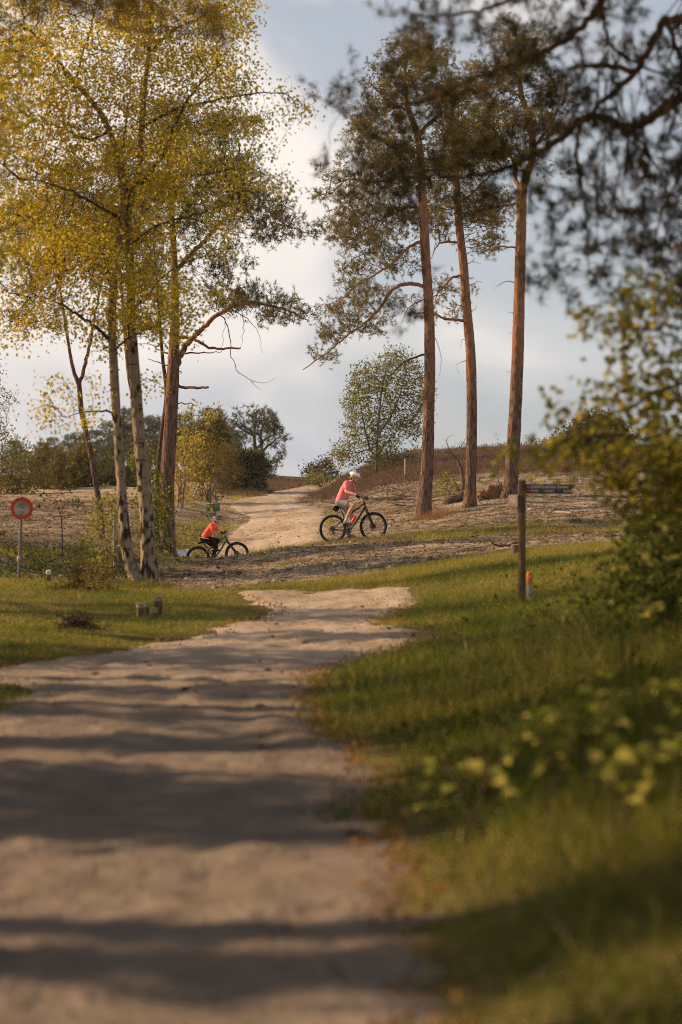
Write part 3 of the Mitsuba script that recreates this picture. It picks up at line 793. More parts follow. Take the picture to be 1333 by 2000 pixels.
AB2 = [(300, 50, 100, 70), (400, 70, 70, 70), (460, 40, 46, 60), (430, 160, 60, 55), (475, 220, 30, 40), (545, 178, 36, 14, -.5, .9), (575, 200, 14, 14, -.5, .9), (380, 260, 80, 60), (460, 325, 60, 32), (525, 345, 30, 18), (330, 370, 70, 52), (400, 415, 52, 40, 0, .7), (300, 490, 65, 55), (345, 580, 60, 50), (400, 560, 36, 40, 0, .6),
       (255, 600, 46, 46), (300, 200, 70, 70), (250, 300, 60, 60), (370, 630, 40, 26, 0, .8), (300, -20, 120, 60), (440, 400, 30, 24, 0, .5), (300, 760, 20, 20, -.3, .2), (420, 470, 30, 24, 0, .45)]
make_tree(k, tr, rad([66, 44, 34, 29, 27, 26, 25, 25, 24, 22, 20, 18, 17, 15, 14, 13, 12, 11, 9, 8, 6, 4], YB), limbs, pads(AB2 + [(360, 120, 70, 70), (350, 300, 70, 60), (250, 420, 60, 60), (420, 0, 70, 50), (300, 560, 60, 40)], YB, R(90), 225, depth=1.6, clump=.14, each=22), step=.10, kill=.115, seed=19, bark='birch_bark', limb_bark='twig', tip=.0035,
          foliage=leaf_foliage(hmax=4, per=10, size=.05, tint=BIRCH, scatter=.095, droop=.11))
# a nearer birch, its stem just outside the picture on the left
YC = 20.0
k = thing('birch_tree', 'blurred near birch whose yellow leaves hang in from the left edge', 'tree')
b = on(-260, YC)
tr = np.vstack([b - [0, 0, .1], b + [0, 0, .3], L([(-250, 900), (-235, 600), (-240, 300), (-225, 0), (-220, -250)], YC)])
make_tree(k, tr, [.13, .11, .1, .085, .07, .05, .025], [(L([(-240, 400), (-160, 330), (-60, 280), (20, 290)], YC, .5), .025, .006), (L([(-230, 100), (-150, 60), (-50, 30), (40, 40)], YC, -.5), .025, .006), (L([(-238, 620), (-150, 560), (-60, 540), (0, 560)], YC, .3), .02, .005)],
          pads([(-20, 300, 70, 110), (20, 480, 50, 60, 0, .7), (10, 120, 70, 80), (-100, 200, 90, 160), (-100, 480, 90, 120), (-220, 300, 120, 250), (-340, 250, 100, 260), (-200, -50, 200, 120), (20, 235, 40, 40)], YC, R(100), 160, depth=1.2), step=.09, kill=.11, seed=20, bark='birch_bark', limb_bark='twig', tip=.003,
          foliage=leaf_foliage(hmax=3, per=7, size=.052, tint=BIRCH, scatter=.11, droop=.1))

# --- light birch on the skyline
YD = 95.0
k = thing('birch_tree', 'airy pale green birch on the skyline between the adult cyclist and the tall pines', 'tree')
tr = trunk_from(735, YD, [(737, 860), (742, 800), (748, 750), (762, 705), (775, 685)])
make_tree(k, tr, rad([7, 6, 5, 4, 3.5, 2.5, 1.5], YD), [(L([(735, 900), (718, 860), (708, 810), (700, 760)], YD, .5), .05, .015), (L([(738, 850), (765, 810), (785, 760), (795, 720)], YD, -.5), .05, .015), (L([(735, 895), (760, 860), (790, 830)], YD, .8), .04, .012)],
          pads([(775, 705, 40, 30), (722, 735, 40, 34), (700, 780, 34, 40), (760, 755, 44, 44), (805, 735, 30, 40), (815, 780, 30, 36), (755, 815, 44, 36), (705, 840, 40, 36), (680, 880, 34, 24), (800, 830, 28, 30), (745, 870, 40, 24), (665, 890, 20, 14), (835, 765, 16, 24)], YD, R(110), 150, depth=1.6), step=.12, kill=.14, seed=21,
          bark='twig_grey', tip=.006, foliage=leaf_foliage(hmax=2, per=7, size=.085, tint=GREEN, scatter=.13, droop=.1))

# --- dark pines far behind on the left, and the wooded ridge
YE = 150.0
GF = 'dark pines on the far skyline'
for nm, px, pts, pd, sd, lab in (
        ('pine_tree', 500, [(499, 880), (497, 850), (500, 815), (505, 800)], [(505, 812, 44, 18), (475, 835, 34, 18), (530, 828, 24, 20), (490, 850, 30, 12), (462, 858, 20, 14)], 31, 'broad dark pine on the far skyline, its flat crown open to the sky below'),
        ('pine_tree', 514, [(512, 885), (510, 850), (520, 820)], [(535, 838, 24, 16), (548, 862, 18, 10), (530, 868, 16, 10), (548, 888, 14, 8), (535, 905, 22, 10), (520, 830, 24, 18)], 32, 'far pine with drooping right hand boughs at the edge of the open sky')):
    k = thing(nm, lab, 'tree', GF)
    b = on(px, YE); tr = np.vstack([b - [0, 0, .5], L(pts, YE)])
    make_tree(k, tr, np.linspace(.15, .05, len(tr)), [(L([(pts[1][0], pts[1][1]), (pts[1][0] - 25, pts[1][1] - 12), (pts[1][0] - 40, pts[1][1] - 25)], YE), .1, .03), (L([(pts[0][0], pts[0][1]), (pts[0][0] + 18, pts[0][1] - 20), (pts[0][0] + 36, pts[0][1] - 32)], YE), .1, .03)],
              pads(pd, YE, R(sd), 30, depth=2.2), step=.24, kill=.3, seed=sd, tip=.015, bark='twig', foliage=pine_foliage(hmax=2, per=2, length=.3, width=.045, needles=11, tint=PINE_FAR, scatter=.15, shoot=.2))


def generic_pine(h, rng, crown=.6, wid=.34, per=60, padr=.16):
    """A pine of height h standing at the origin: pads as points and a trunk."""
    tr = np.array([[0, 0, -.4], [0, 0, h * .3], [rng.normal() * .15, rng.normal() * .15, h * .6], [rng.normal() * .3, rng.normal() * .3, h * .97]])
    A = []
    for i in range(15):
        t = rng.uniform(1 - crown, 1)
        rr = wid * h * (1.15 - t) ** .6 * rng.uniform(.5, 1)
        a = rng.uniform(0, 6.28)
        c = np.array([math.cos(a) * rr * .8, math.sin(a) * rr * .8, h * t - .02 * h])
        u = nrm(rng.normal(size=(per, 3))) * rng.random((per, 1)) ** .4
        A.append(c + u * [padr * h, padr * h, .075 * h])
    return tr, np.vstack(A)


forest = []
for v in range(3):
    rng = R(200 + v)
    tr, A = generic_pine(9.0, rng, crown=.85, wid=.28, per=70)
    tmp = f'tmp{v}'
    make_tree(tmp, tr, [.2, .17, .12, .04], [], A, step=.36, kill=.45, seed=201 + v, tip=.015, bark='twig', sides=7, foliage=pine_foliage(hmax=2, per=4, length=.36, width=.06, needles=12, tint=PINE_FAR, scatter=.22, shoot=.2))
    forest.append({s: scene.pop(f'{tmp}__{s}') for s in ('trunk', 'twigs', 'crown')})
rng = R(210)
ridge = [(25, 862), (52, 880), (80, 872), (108, 856), (135, 848), (162, 838), (190, 842), (215, 822), (240, 806), (262, 800), (288, 812), (316, 806), (345, 812), (372, 806), (396, 812), (420, 800), (440, 814),
         (40, 900), (95, 895), (150, 880), (205, 868), (255, 858), (305, 855), (360, 850), (410, 850), (450, 858), (230, 895), (290, 895), (340, 890), (180, 905)]
for i, (px, top) in enumerate(ridge):
    Yr = 190 - (i % 3) * 7 if i < 17 else 165 - (i % 3) * 6
    b = on(px, Yr); t = at(px, top, Yr); s = (t[2] - b[2]) / 9.0
    k = thing('pine_tree', 'dark pine packed into the wooded ridge behind the leaning forked pine and the birches', 'tree', 'pines on the wooded ridge')
    for p_, d_ in forest[i % 3].items():
        part(k, p_, None, None, dic=d_, to_world=place(b, rng.uniform(0, 6.28), s).scale([1.25, 1.25, 1.0]))


def bush(label, px, Y, pd, tint, seed, dens=14, size=.08, per=10, hmax=1, cat='shrub', group=None, name='shrub', needle=False, stems=5, step=.2, mat='foliage', tip=.005, depth=1.2, bark='twig_grey', scatter=.14, elong=1.0, tuft=(.16, .02, 12), base=None, trunkr=.03, low=.6):
    k = thing(name, label, cat, group)
    rng = R(seed)
    b = on(px, Y) if base is None else base
    A = pads(pd, Y, rng, dens * 5, depth=depth); step = step * .62; per = int(per * 1.4 + .5); hmax = hmax + 1
    c = A.mean(0)
    if low:                                                            # foliage down to the ground
        sp = np.abs(A - c).mean(0) * [1.3, 1.2, 0]
        q = rng.random((int(len(A) * low), 1)); A = np.vstack([A, b + (c - b) * q + rng.normal(size=(len(q), 3)) * sp * (.55 + .45 * q)])
    top = b + (c - b) * [.35, .5, .45]
    lines = []
    for s in range(stems):
        e = A[rng.integers(len(A))]
        o = b + rng.normal(size=3) * [.12, .12, 0] * min(1, np.linalg.norm(c - b) * .5)
        m_ = o + (e - o) * .45 + [0, 0, .12 * np.linalg.norm(e - o)]
        lines.append((np.vstack([o - [0, 0, .05], m_, o + (e - o) * .8]), trunkr * .7, trunkr * .3))
    tr = np.vstack([b - [0, 0, .1], b + (top - b) * .5, top])
    fo = pine_foliage(hmax=hmax, per=per, length=tuft[0], width=tuft[1], needles=tuft[2], tint=tint, scatter=scatter * .6, shoot=.12) if needle else leaf_foliage(hmax=hmax, per=per, size=size, tint=tint, scatter=scatter, droop=.06, mat=mat, elong=elong)
    make_tree(k, tr, [trunkr, trunkr * .8, trunkr * .6], lines, A, step=step, kill=step * 1.25, seed=seed, bark=bark, twig=bark, tip=tip, sides=7, foliage=fo, max_r=trunkr * .6)
    return k


bush('rounded golden willow bush between the stout pine and the dark young pine', 405, 84, [(405, 890, 42, 34), (380, 905, 30, 30), (430, 900, 30, 32), (410, 862, 30, 16), (440, 880, 22, 24), (390, 925, 40, 14), (450, 915, 20, 20)], [(.21, .15, .03), (.16, .12, .03), (.28, .20, .035), (.12, .09, .025)], 301, dens=22, size=.075, per=9, stems=9, elong=1.5)
bush('bright yellow leaved bush at the foot of the stout pine', 352, 80, [(350, 900, 22, 28), (365, 870, 26, 22), (345, 935, 20, 14), (372, 905, 16, 24), (385, 855, 20, 18)], YELLOW, 302, dens=15, size=.09, per=7, stems=5)
bush('tall sparse yellow sapling rising above the bushes beside the stout pine', 356, 78, [(362, 830, 14, 26, 0, .7), (375, 795, 20, 10, 0, .7), (400, 805, 26, 10, 0, .6), (385, 825, 20, 12, 0, .5), (352, 810, 10, 20, 0, .5), (425, 795, 10, 6, 0, .5), (365, 870, 14, 20, 0, .5)], YELLOW, 303, dens=12, size=.085, per=4, stems=4, name='sapling', cat='tree')
bush('dark bushy young pine left of the hill track with upright candles', 480, 92, [(485, 895, 36, 16), (470, 912, 34, 16), (455, 925, 30, 10), (500, 905, 22, 18), (460, 890, 20, 14), (445, 905, 16, 20), (510, 890, 10, 12)], PINE_FAR + [(.10, .08, .025)], 304, dens=24, needle=True, per=5, tuft=(.2, .028, 12), name='young_pine', cat='tree', bark='twig')
bush('olive young pine in front of the ridge, above the golden willow bush', 405, 110, [(405, 838, 30, 14), (385, 850, 30, 16), (430, 845, 18, 18), (400, 865, 40, 16), (420, 822, 14, 10)], OLIVE, 305, dens=16, needle=True, per=4, tuft=(.26, .035, 12), name='young_pine', cat='tree', bark='twig')
bush('brown green bush on the skyline left of the pale birch', 622, 108, [(620, 912, 24, 12), (640, 905, 16, 14), (604, 920, 14, 8), (648, 918, 14, 10)], [(.09, .065, .025), (.13, .09, .03), (.06, .055, .02)], 306, dens=18, size=.1, per=9, stems=8)
bush('low yellow green broom at the bend of the hill track', 625, 104, [(622, 928, 26, 5), (605, 930, 12, 5), (645, 927, 10, 4)], [(.26, .24, .04), (.18, .17, .03)], 307, dens=22, size=.08, per=8, stems=6)
bush('dark skyline shrub below the pale birch crown', 760, 98, [(760, 893, 28, 9), (785, 890, 20, 8), (735, 897, 24, 8)], [(.07, .065, .03), (.10, .085, .03)], 308, dens=20, size=.09, per=9, stems=6)
bush('small dark skyline bush just left of the first tall pine', 815, 112, [(812, 884, 14, 7), (800, 888, 10, 6), (819, 876, 5, 8)], OLIVE, 309, dens=26, size=.1, per=9)
for i, (px, py, w, h) in enumerate([(905, 878, 24, 9), (945, 880, 26, 8), (985, 876, 20, 9), (1040, 872, 30, 12), (1085, 866, 30, 14)]):
    bush('low dark scrub on the heath skyline ' + ['right behind the second tall pine', 'midway between the second and third tall pine', 'just left of the third tall pine', 'just right of the third tall pine', 'just left of the broad dark bush'][i], px, 118, [(px, py, w, h), (px + 10, py + 3, w * .7, h * .7)], OLIVE + [(.09, .06, .03)], 310 + i, dens=24, size=.1, per=8, stems=4, group='scrub along the heath skyline')
bush('broad dark green bush on the skyline beyond the finger post', 1160, 105, [(1160, 822, 40, 18), (1140, 845, 46, 24), (1185, 840, 40, 26), (1160, 865, 60, 16), (1210, 860, 30, 20)], [(.045, .05, .018), (.07, .065, .02), (.035, .04, .015)], 320, dens=18, size=.12, per=9, stems=7)
# left side thickets
bush('rounded olive bush at the left edge behind the round sign', 30, 86, [(25, 880, 40, 34), (-10, 900, 40, 50), (45, 910, 40, 34), (20, 940, 50, 24), (-30, 860, 40, 40)], [(.22, .18, .05), (.16, .14, .045), (.28, .22, .055)], 321, dens=15, size=.08, per=9, stems=7)
G_J = 'brushy junipers on the left'
for i, (px, top, w, Yj, lab) in enumerate([(85, 868, 26, 92, 'feathery brown green juniper just right of the olive bush'), (118, 880, 22, 90, 'small juniper second from the olive bush on the left'), (160, 868, 30, 92, 'tallest straw tinted juniper, left of the leaning pine stem'),
                                       (215, 890, 26, 94, 'dark green juniper right behind the leaning pine stem'), (250, 905, 26, 92, 'low dark juniper showing between the two birch stems')]):
    bush(lab, px, Yj, [(px, top + 14, w * .35, 16), (px - w * .3, top + 36, w * .5, 22), (px + w * .3, top + 40, w * .55, 24), (px, top + 62, w * .9, 22), (px - w * .5, top + 28, w * .3, 12), (px + w * .5, top + 25, w * .25, 12)],
         ([(.22, .17, .055), (.28, .21, .06), (.15, .13, .045)] if i != 3 and i != 4 else [(.11, .115, .045), (.16, .14, .05)]), 330 + i, dens=24, needle=True, per=4, tuft=(.2, .024, 12), name='juniper', group=G_J, bark='twig', scatter=.18)
bush('grey twiggy half bare tree at the left edge', -25, 70, [(0, 800, 22, 40, 0, .5), (20, 770, 16, 20, 0, .4), (-20, 740, 30, 60, 0, .8), (8, 840, 14, 20, 0, .4), (-30, 820, 40, 40)], [(.10, .09, .03), (.14, .12, .04)], 341, dens=20, size=.06, per=4, step=.16, name='tree', cat='tree', stems=3, trunkr=.06)
# saplings and plants near the birches
Ys = 50.0
k = thing('sapling', 'slender sapling with flat layered leaf sprays behind the round sign', 'tree')
b = on(122, Ys)
make_tree(k, np.vstack([b - [0, 0, .1], L([(122, 1040), (120, 1010), (119, 1002)], Ys)]), [.016, .014, .012, .01], [(L([(119, 1004), (124, 990), (128, 980), (110, 950), (90, 935)], Ys, -.2), .008, .003), (L([(119, 1004), (112, 990), (110, 975), (135, 955), (150, 940)], Ys, .3), .008, .003)],
          pads([(70, 942, 30, 6), (110, 932, 30, 8), (130, 950, 30, 5), (90, 958, 26, 5), (155, 975, 22, 5), (100, 975, 24, 5), (75, 990, 14, 4), (140, 935, 20, 6), (165, 985, 12, 4)], Ys, R(350), 120, depth=.5), step=.09, kill=.13, seed=350, tip=.002, bark='twig', sides=6,
          foliage=leaf_foliage(hmax=1, per=5, size=.07, tint=[(.22, .20, .03), (.12, .13, .03), (.30, .24, .03), (.07, .08, .02)], scatter=.05, droop=.02, up=.8))
bush('yellow green sapling wrapped round the foot of the leaning pine', 200, 40, [(205, 985, 26, 14), (195, 1010, 20, 12), (215, 1005, 26, 14), (190, 1035, 18, 12), (205, 960, 14, 10), (225, 975, 16, 14)], [(.30, .30, .04), (.22, .22, .035), (.38, .32, .06)], 351, dens=45, size=.055, per=6, stems=4, step=.1, scatter=.08, name='sapling', cat='tree', trunkr=.014, tip=.002, depth=.5)
bush('fresh green elder bush growing against the foot of the stout pine', 300, 58, [(290, 900, 20, 20), (275, 880, 18, 20), (300, 930, 20, 16), (285, 925, 20, 16), (315, 985, 16, 14), (300, 965, 14, 16), (320, 1005, 14, 10), (265, 900, 14, 16)], [(.20, .22, .035), (.13, .16, .03), (.32, .28, .04)], 352, dens=45, size=.08, per=6, stems=6, step=.13, scatter=.1, trunkr=.02, tip=.003, depth=.7)
bush('dark little pine seedling in the turf at the lawn edge', 128, 33.5, [(120, 1160, 14, 16), (140, 1165, 14, 14), (150, 1125, 7, 22), (128, 1178, 24, 8), (112, 1168, 8, 10)], PINE_DARK, 353, dens=300, needle=True, per=4, tuft=(.055, .007, 12), step=.06, scatter=.04, name='young_pine', cat='tree', trunkr=.012, tip=.002, depth=.25, bark='twig')
bush('leggy shrub with yellow and orange young leaves left of the birch feet', 185, 34.5, [(180, 1100, 26, 18), (200, 1120, 24, 20), (170, 1135, 24, 24), (205, 1150, 24, 20), (188, 1165, 28, 14), (165, 1090, 12, 10), (215, 1090, 12, 12)], [(.30, .26, .04), (.28, .15, .05), (.14, .13, .03), (.20, .10, .05)], 354, dens=130, size=.042, per=4, stems=7, step=.08, scatter=.06, trunkr=.008, tip=.0015, depth=.35, bark='twig')
bush('pale wispy shrub in front of the right birch foot', 318, 40, [(318, 1085, 16, 24, 0, .6), (308, 1100, 14, 16, 0, .6), (326, 1060, 10, 16, 0, .5), (330, 1095, 12, 14, 0, .5)], [(.24, .22, .05), (.28, .18, .05)], 355, dens=60, size=.035, per=3, stems=6, step=.08, scatter=.05, trunkr=.005, tip=.0015, depth=.3, bark='twig')
bush('low green shrub at the left edge beside the sign pole', 10, 44, [(8, 1105, 28, 10), (-10, 1112, 30, 14), (35, 1115, 16, 8)], [(.10, .12, .03), (.16, .16, .04)], 356, dens=60, size=.06, per=6, step=.1, scatter=.07, trunkr=.01, tip=.002, depth=.5)
bush('dark low shrub just behind the short white topped post', 75, 41, [(70, 1092, 22, 10), (95, 1085, 18, 10), (50, 1098, 16, 8)], [(.12, .13, .03), (.18, .16, .04), (.08, .09, .025)], 357, dens=70, size=.05, per=5, step=.1, scatter=.06, trunkr=.008, tip=.002, depth=.4)
bush('ragged brown and green shrub in the shade left of the left birch stem', 238, 42, [(232, 1070, 14, 18), (222, 1085, 16, 14), (205, 1080, 14, 14)], [(.16, .13, .035), (.12, .12, .03), (.22, .14, .05)], 358, dens=70, size=.045, per=4, step=.1, scatter=.06, trunkr=.008, tip=.002, depth=.4, bark='twig')
bush('small yellow green bush on the brown slope right of the round sign', 150, 47, [(150, 1062, 18, 9), (165, 1058, 12, 9), (135, 1066, 10, 6)], [(.24, .24, .045), (.17, .18, .035)], 359, dens=70, size=.06, per=5, step=.1, scatter=.06, trunkr=.008, tip=.002, depth=.4)
# dead branchy shrub and brushwood by the tall pines
Yb = 76.0
k = thing('dead_shrub', 'bare arching dead shrub between the first and second tall pine', 'dead shrub')
b = on(902, Yb)
make_tree(k, np.vstack([b - [0, 0, .1], L([(905, 945), (902, 920), (892, 896), (880, 884), (868, 882)], Yb)]), [.08, .07, .06, .05, .035, .02], [(L([(898, 962), (890, 945), (886, 935), (880, 922)], Yb, -.3), .05, .02), (L([(892, 896), (898, 880), (905, 865), (910, 855)], Yb, .2), .02, .006), (L([(884, 886), (876, 874), (872, 860), (882, 850)], Yb, -.2), .02, .006)],
          pads([(870, 868, 12, 12), (885, 860, 14, 10), (905, 868, 10, 14), (862, 885, 10, 8), (912, 850, 6, 10), (895, 880, 16, 8), (880, 910, 14, 14)], Yb, R(360), 60, depth=.5), step=.12, kill=.2, seed=360, tip=.005, bark='dead_wood', twig='dead_wood', sides=7)
bush('yellow green new shoots around the dead shrub stems', 880, 75, [(875, 932, 16, 7), (890, 945, 12, 6), (860, 940, 10, 5)], [(.30, .28, .04), (.20, .20, .04)], 361, dens=60, size=.07, per=4, step=.12, scatter=.08, trunkr=.01, tip=.002, depth=.5)
k = thing('brushwood', 'tangle of fallen grey brushwood left of the first tall pine', 'brushwood')
rng = R(362); b = on(800, 74)
tubes = []
for i in range(46):
    o = b + rng.normal(size=3) * [.75, .5, 0] + [0, 0, rng.uniform(.02, .5)]
    d = nrm(np.array([rng.normal() * .9 - .3, rng.normal() * .6, abs(rng.normal()) * .25])) * rng.uniform(.6, 1.6)
    tubes.append(tube(bez(np.vstack([o, o + d * .5 + rng.normal(size=3) * .08, o + d + [0, 0, -.12]]), 6), np.linspace(rng.uniform(.008, .02), .003, 6), 4))
part(k, 'twigs', cat(tubes), 'dead_wood', smooth=True)

# --- near pine bough overhanging from the top right, its stem just outside the picture
Yo = 18.0
k = thing('pine_tree', 'blurred near pine whose dark boughs hang across the top right corner', 'tree')
b = on(1640, Yo + 1)
tr = np.vstack([b - [0, 0, .1], b + [0, 0, .5], L([(1640, 900), (1600, 500), (1580, 100), (1540, -400), (1560, -900)], Yo + 1)])
limbs = [(L([(1590, 300), (1450, 215), (1333, 191), (1286, 221), (1226, 246), (1165, 226), (1130, 236), (1095, 271), (1045, 301), (980, 330), (900, 345), (800, 335)], Yo + .8, -1.0), 0.0600, 0.0120),
         (L([(1570, 60), (1440, 20), (1326, 40), (1301, 42), (1266, 105), (1236, 146), (1180, 196), (1140, 236)], Yo + .8, -.8), 0.0510, 0.0180),
         (L([(1560, -100), (1350, -120), (1220, -60), (1170, 10), (1150, 40), (1115, 70), (1065, 100), (985, 131), (904, 161), (854, 186), (789, 204), (673, 211)], Yo + 1, -1.2), 0.0450, 0.0076),
         (L([(1140, 236), (1125, 311), (1145, 402), (1148, 502), (1150, 535)], Yo), 0.0180, 0.0044), (L([(1300, 45), (1333, 130), (1345, 230), (1330, 330), (1290, 420), (1275, 520)], Yo + .3, .4), 0.0210, 0.0060),
         (L([(1240, 140), (1180, 130), (1110, 135)], Yo, -.2), 0.0270, 0.0150), (L([(1200, -100), (1060, -40), (940, 20), (830, 30), (780, 15)], Yo + .2, -.6), 0.0270, 0.0060), (L([(1226, 246), (1260, 290), (1300, 360), (1310, 440)], Yo, .3), 0.0150, 0.0044), (L([(1170, -100), (1180, 40), (1200, 95), (1260, 130), (1345, 170)], Yo + .4), 0.0180, 0.0090)]
AO = [(700, 208, 44, 14, 0, .7), (750, 190, 34, 20, 0, .7), (800, 200, 40, 22, 0, .6), (850, 180, 40, 24, 0, .6), (905, 180, 44, 26, 0, .5), (830, 30, 60, 20, 0, .6), (900, 40, 60, 26, 0, .5), (960, 70, 50, 26, 0, .4), (780, 120, 30, 10, 0, .5), (830, 110, 40, 16, 0, .4), (960, 150, 44, 22, 0, .4), (1010, 140, 40, 26, 0, .4), (1040, 60, 40, 36, 0, .4),
      (735, 335, 36, 22, 0, .8), (780, 300, 40, 22, 0, .6), (810, 345, 46, 30, 0, .8), (870, 310, 46, 28, 0, .7), (930, 330, 48, 30, 0, .8), (985, 290, 46, 30, 0, .8), (1040, 260, 40, 30, 0, .8), (900, 385, 40, 22, 0, .6), (975, 370, 32, 24), (1030, 330, 30, 30), (780, 375, 28, 18), (790, 610, 22, 24, 0, .4),
      (1290, 300, 40, 40), (1240, 330, 36, 30), (1310, 360, 40, 50), (1250, 420, 46, 42), (1300, 470, 40, 40), (1200, 460, 36, 36, 0, .8), (1170, 400, 40, 50, 0, .5), (1110, 350, 40, 40, 0, .5), (1260, 530, 46, 34), (1320, 560, 30, 40), (1170, 540, 40, 30, 0, .5), (1090, 430, 40, 40, 0, .35),
      (1060, 160, 40, 40, 0, .5), (1110, 200, 40, 40, 0, .6), (1190, 270, 40, 36, 0, .6), (1180, 330, 40, 36, 0, .6), (1250, 100, 40, 40, 0, .6), (1330, 420, 30, 50), (1320, 230, 30, 40, 0, .7), (1230, 590, 40, 30, 0, .5), (1130, 480, 40, 50, 0, .5), (1100, 30, 50, 40, 0, .8), (1150, 110, 40, 30, 0, .6), (1220, 30, 60, 50, 0, .6), (1300, 110, 40, 40, 0, .5), (1210, 180, 40, 30, 0, .5), (1290, 170, 40, 30, 0, .5), (1400, 100, 60, 90), (1420, 350, 60, 100), (1060, 520, 20, 40, 0, .3), (1110, 560, 30, 30, 0, .3), (1450, -150, 150, 150), (1700, 0, 200, 250), (1650, -400, 250, 250), (1250, -200, 150, 120), (950, -120, 120, 80)]
rng = R(401)
hang = []
for i in range(46):                                                  # thin bare twigs hanging from the boughs
    x0, y0 = rng.uniform(1040, 1345), rng.uniform(60, 470)
    if y0 > 300 + (x0 - 1040) * .6: y0 -= 220
    dx, ln_ = rng.normal() * 40, rng.uniform(70, 190)
    hang.append((L([(x0, y0), (x0 + dx * .3 + rng.normal() * 8, y0 + ln_ * .35), (x0 + dx * .6 + rng.normal() * 10, y0 + ln_ * .7), (x0 + dx, y0 + ln_)], Yo + rng.uniform(-.4, .5)), rng.uniform(.006, .014), .003))
make_tree(k, tr, [.26, .25, .22, .2, .17, .14, .07], limbs, pads(AO, Yo, R(400), 640, depth=.7, clump=.10, each=30), step=.072, kill=.078, seed=400, tip=.0022, sides=14, dead=hang, iters=140,
          foliage=pine_foliage(hmax=4, per=2, length=.088, width=.007, needles=18, tint=PINE_DARK + [(.11, .08, .026)], scatter=.03, shoot=.06, spread=.9, keep=.85))
# --- near pine twig across the top left
k = thing('pine_tree', 'blurred near pine with one brownish bough across the top left corner', 'tree')
Yp = 10.5
b = on(-900, Yp + 1)
tr = np.vstack([b - [0, 0, .1], b + [0, 0, .5], L([(-900, 600), (-880, 200), (-860, -300), (-850, -900)], Yp + 1)])
make_tree(k, tr, [.17, .16, .14, .13, .11, .05], [(L([(-870, 60), (-500, -60), (-200, -50), (60, -5), (130, 0), (180, 28), (215, 45), (270, 56), (330, 58), (380, 64), (440, 66)], Yp + .8, -.8), .032, .007), (L([(100, -2), (60, 30), (20, 55), (-30, 70)], Yp), .01, .004)],
          pads([(220, 15, 50, 18), (290, 18, 50, 22), (350, 22, 46, 22), (410, 28, 40, 20), (150, 10, 50, 22), (60, 20, 60, 22), (430, 55, 24, 10, 0, .6), (-60, 10, 80, 40), (300, -40, 120, 40), (-300, -80, 200, 80), (-700, -300, 250, 250), (-900, -700, 300, 300), (-1100, -200, 250, 250)], Yp, R(410), 700, depth=.5), step=.06, kill=.07, seed=410, tip=.0022, sides=12,
          foliage=pine_foliage(hmax=3, per=2, length=.06, width=.0045, needles=20, tint=[(.36, .21, .05), (.27, .17, .045), (.44, .27, .06)], scatter=.025, shoot=.05))

# --- oak growth on the right
Yk = 15.5
k = thing('oak_tree', 'blurred young oak reaching in from the right edge with yellow green lobed leaves', 'tree')
b = on(1480, Yk)
tr = np.vstack([b - [0, 0, .1], b + [0, 0, .2], L([(1470, 1000), (1450, 800), (1430, 600), (1440, 420)], Yk)])
limbs = [(L([(1462, 930), (1380, 880), (1280, 860), (1180, 850), (1110, 862), (1060, 880), (985, 880)], Yk, -.6), .022, .004), (L([(1450, 780), (1370, 740), (1300, 760), (1240, 790), (1150, 820)], Yk, -.4), .02, .005), (L([(1440, 700), (1360, 690), (1300, 650), (1220, 640), (1160, 640)], Yk, -.3), .018, .004),
         (L([(1470, 1000), (1400, 960), (1330, 930), (1250, 920), (1160, 905)], Yk, -.5), .02, .005), (L([(1430, 620), (1370, 580), (1300, 570), (1250, 560)], Yk, .2), .016, .004)]
AK = [(1250, 830, 60, 40), (1180, 810, 44, 26), (1130, 835, 40, 28), (1090, 860, 30, 22), (1150, 875, 50, 26), (1030, 884, 36, 10, -.6, .8), (990, 882, 16, 8, -.6, .8), (1220, 885, 60, 36), (1300, 880, 60, 60), (1300, 790, 50, 40), (1190, 760, 34, 26, 0, .8), (1250, 745, 50, 26, 0, .8), (1310, 700, 40, 40, 0, .8),
      (1160, 630, 28, 26, 0, .8), (1210, 610, 40, 26, 0, .7), (1260, 640, 46, 36, 0, .8), (1310, 590, 40, 40, 0, .9), (1250, 560, 40, 26, 0, .7), (1130, 610, 20, 20, 0, .6), (1210, 675, 34, 16, 0, .6), (1280, 940, 60, 36), (1200, 930, 50, 20, 0, .8), (1110, 915, 36, 14, -.3, .6), (1400, 800, 80, 150), (1420, 600, 80, 100), (1330, 960, 50, 40), (1080, 780, 16, 12, -.3, .4), (1175, 955, 20, 14, 0, .5), (1240, 990, 40, 24, 0, .5)]
make_tree(k, tr, [.07, .065, .055, .045, .035, .02], limbs, pads(AK, Yk, R(420), 1000, depth=.7), step=.055, kill=.065, seed=420, tip=.0022, bark='twig', iters=120,
          foliage=leaf_foliage(hmax=2, per=4, size=.06, tint=OAK, scatter=.06, droop=.03, mat='gloss_leaf', up=.6))
bush('dense dark green blackthorn thicket at the right edge below the oak', 1330, 17.5, [(1290, 1020, 70, 50), (1250, 1070, 50, 40), (1330, 1080, 60, 70), (1230, 1125, 50, 44), (1290, 1150, 70, 60), (1250, 1190, 60, 40), (1320, 1230, 60, 50), (1215, 1160, 30, 26), (1280, 1260, 50, 26), (1400, 1100, 60, 140), (1220, 1075, 20, 20, 0, .7), (1180, 1110, 20, 16, 0, .5)],
     [(.10, .13, .027), (.15, .17, .032), (.07, .095, .02), (.22, .22, .045)], 421, dens=110, size=.062, per=5, stems=12, step=.10, mat='gloss_leaf', scatter=.06, trunkr=.02, tip=.002, depth=.6)
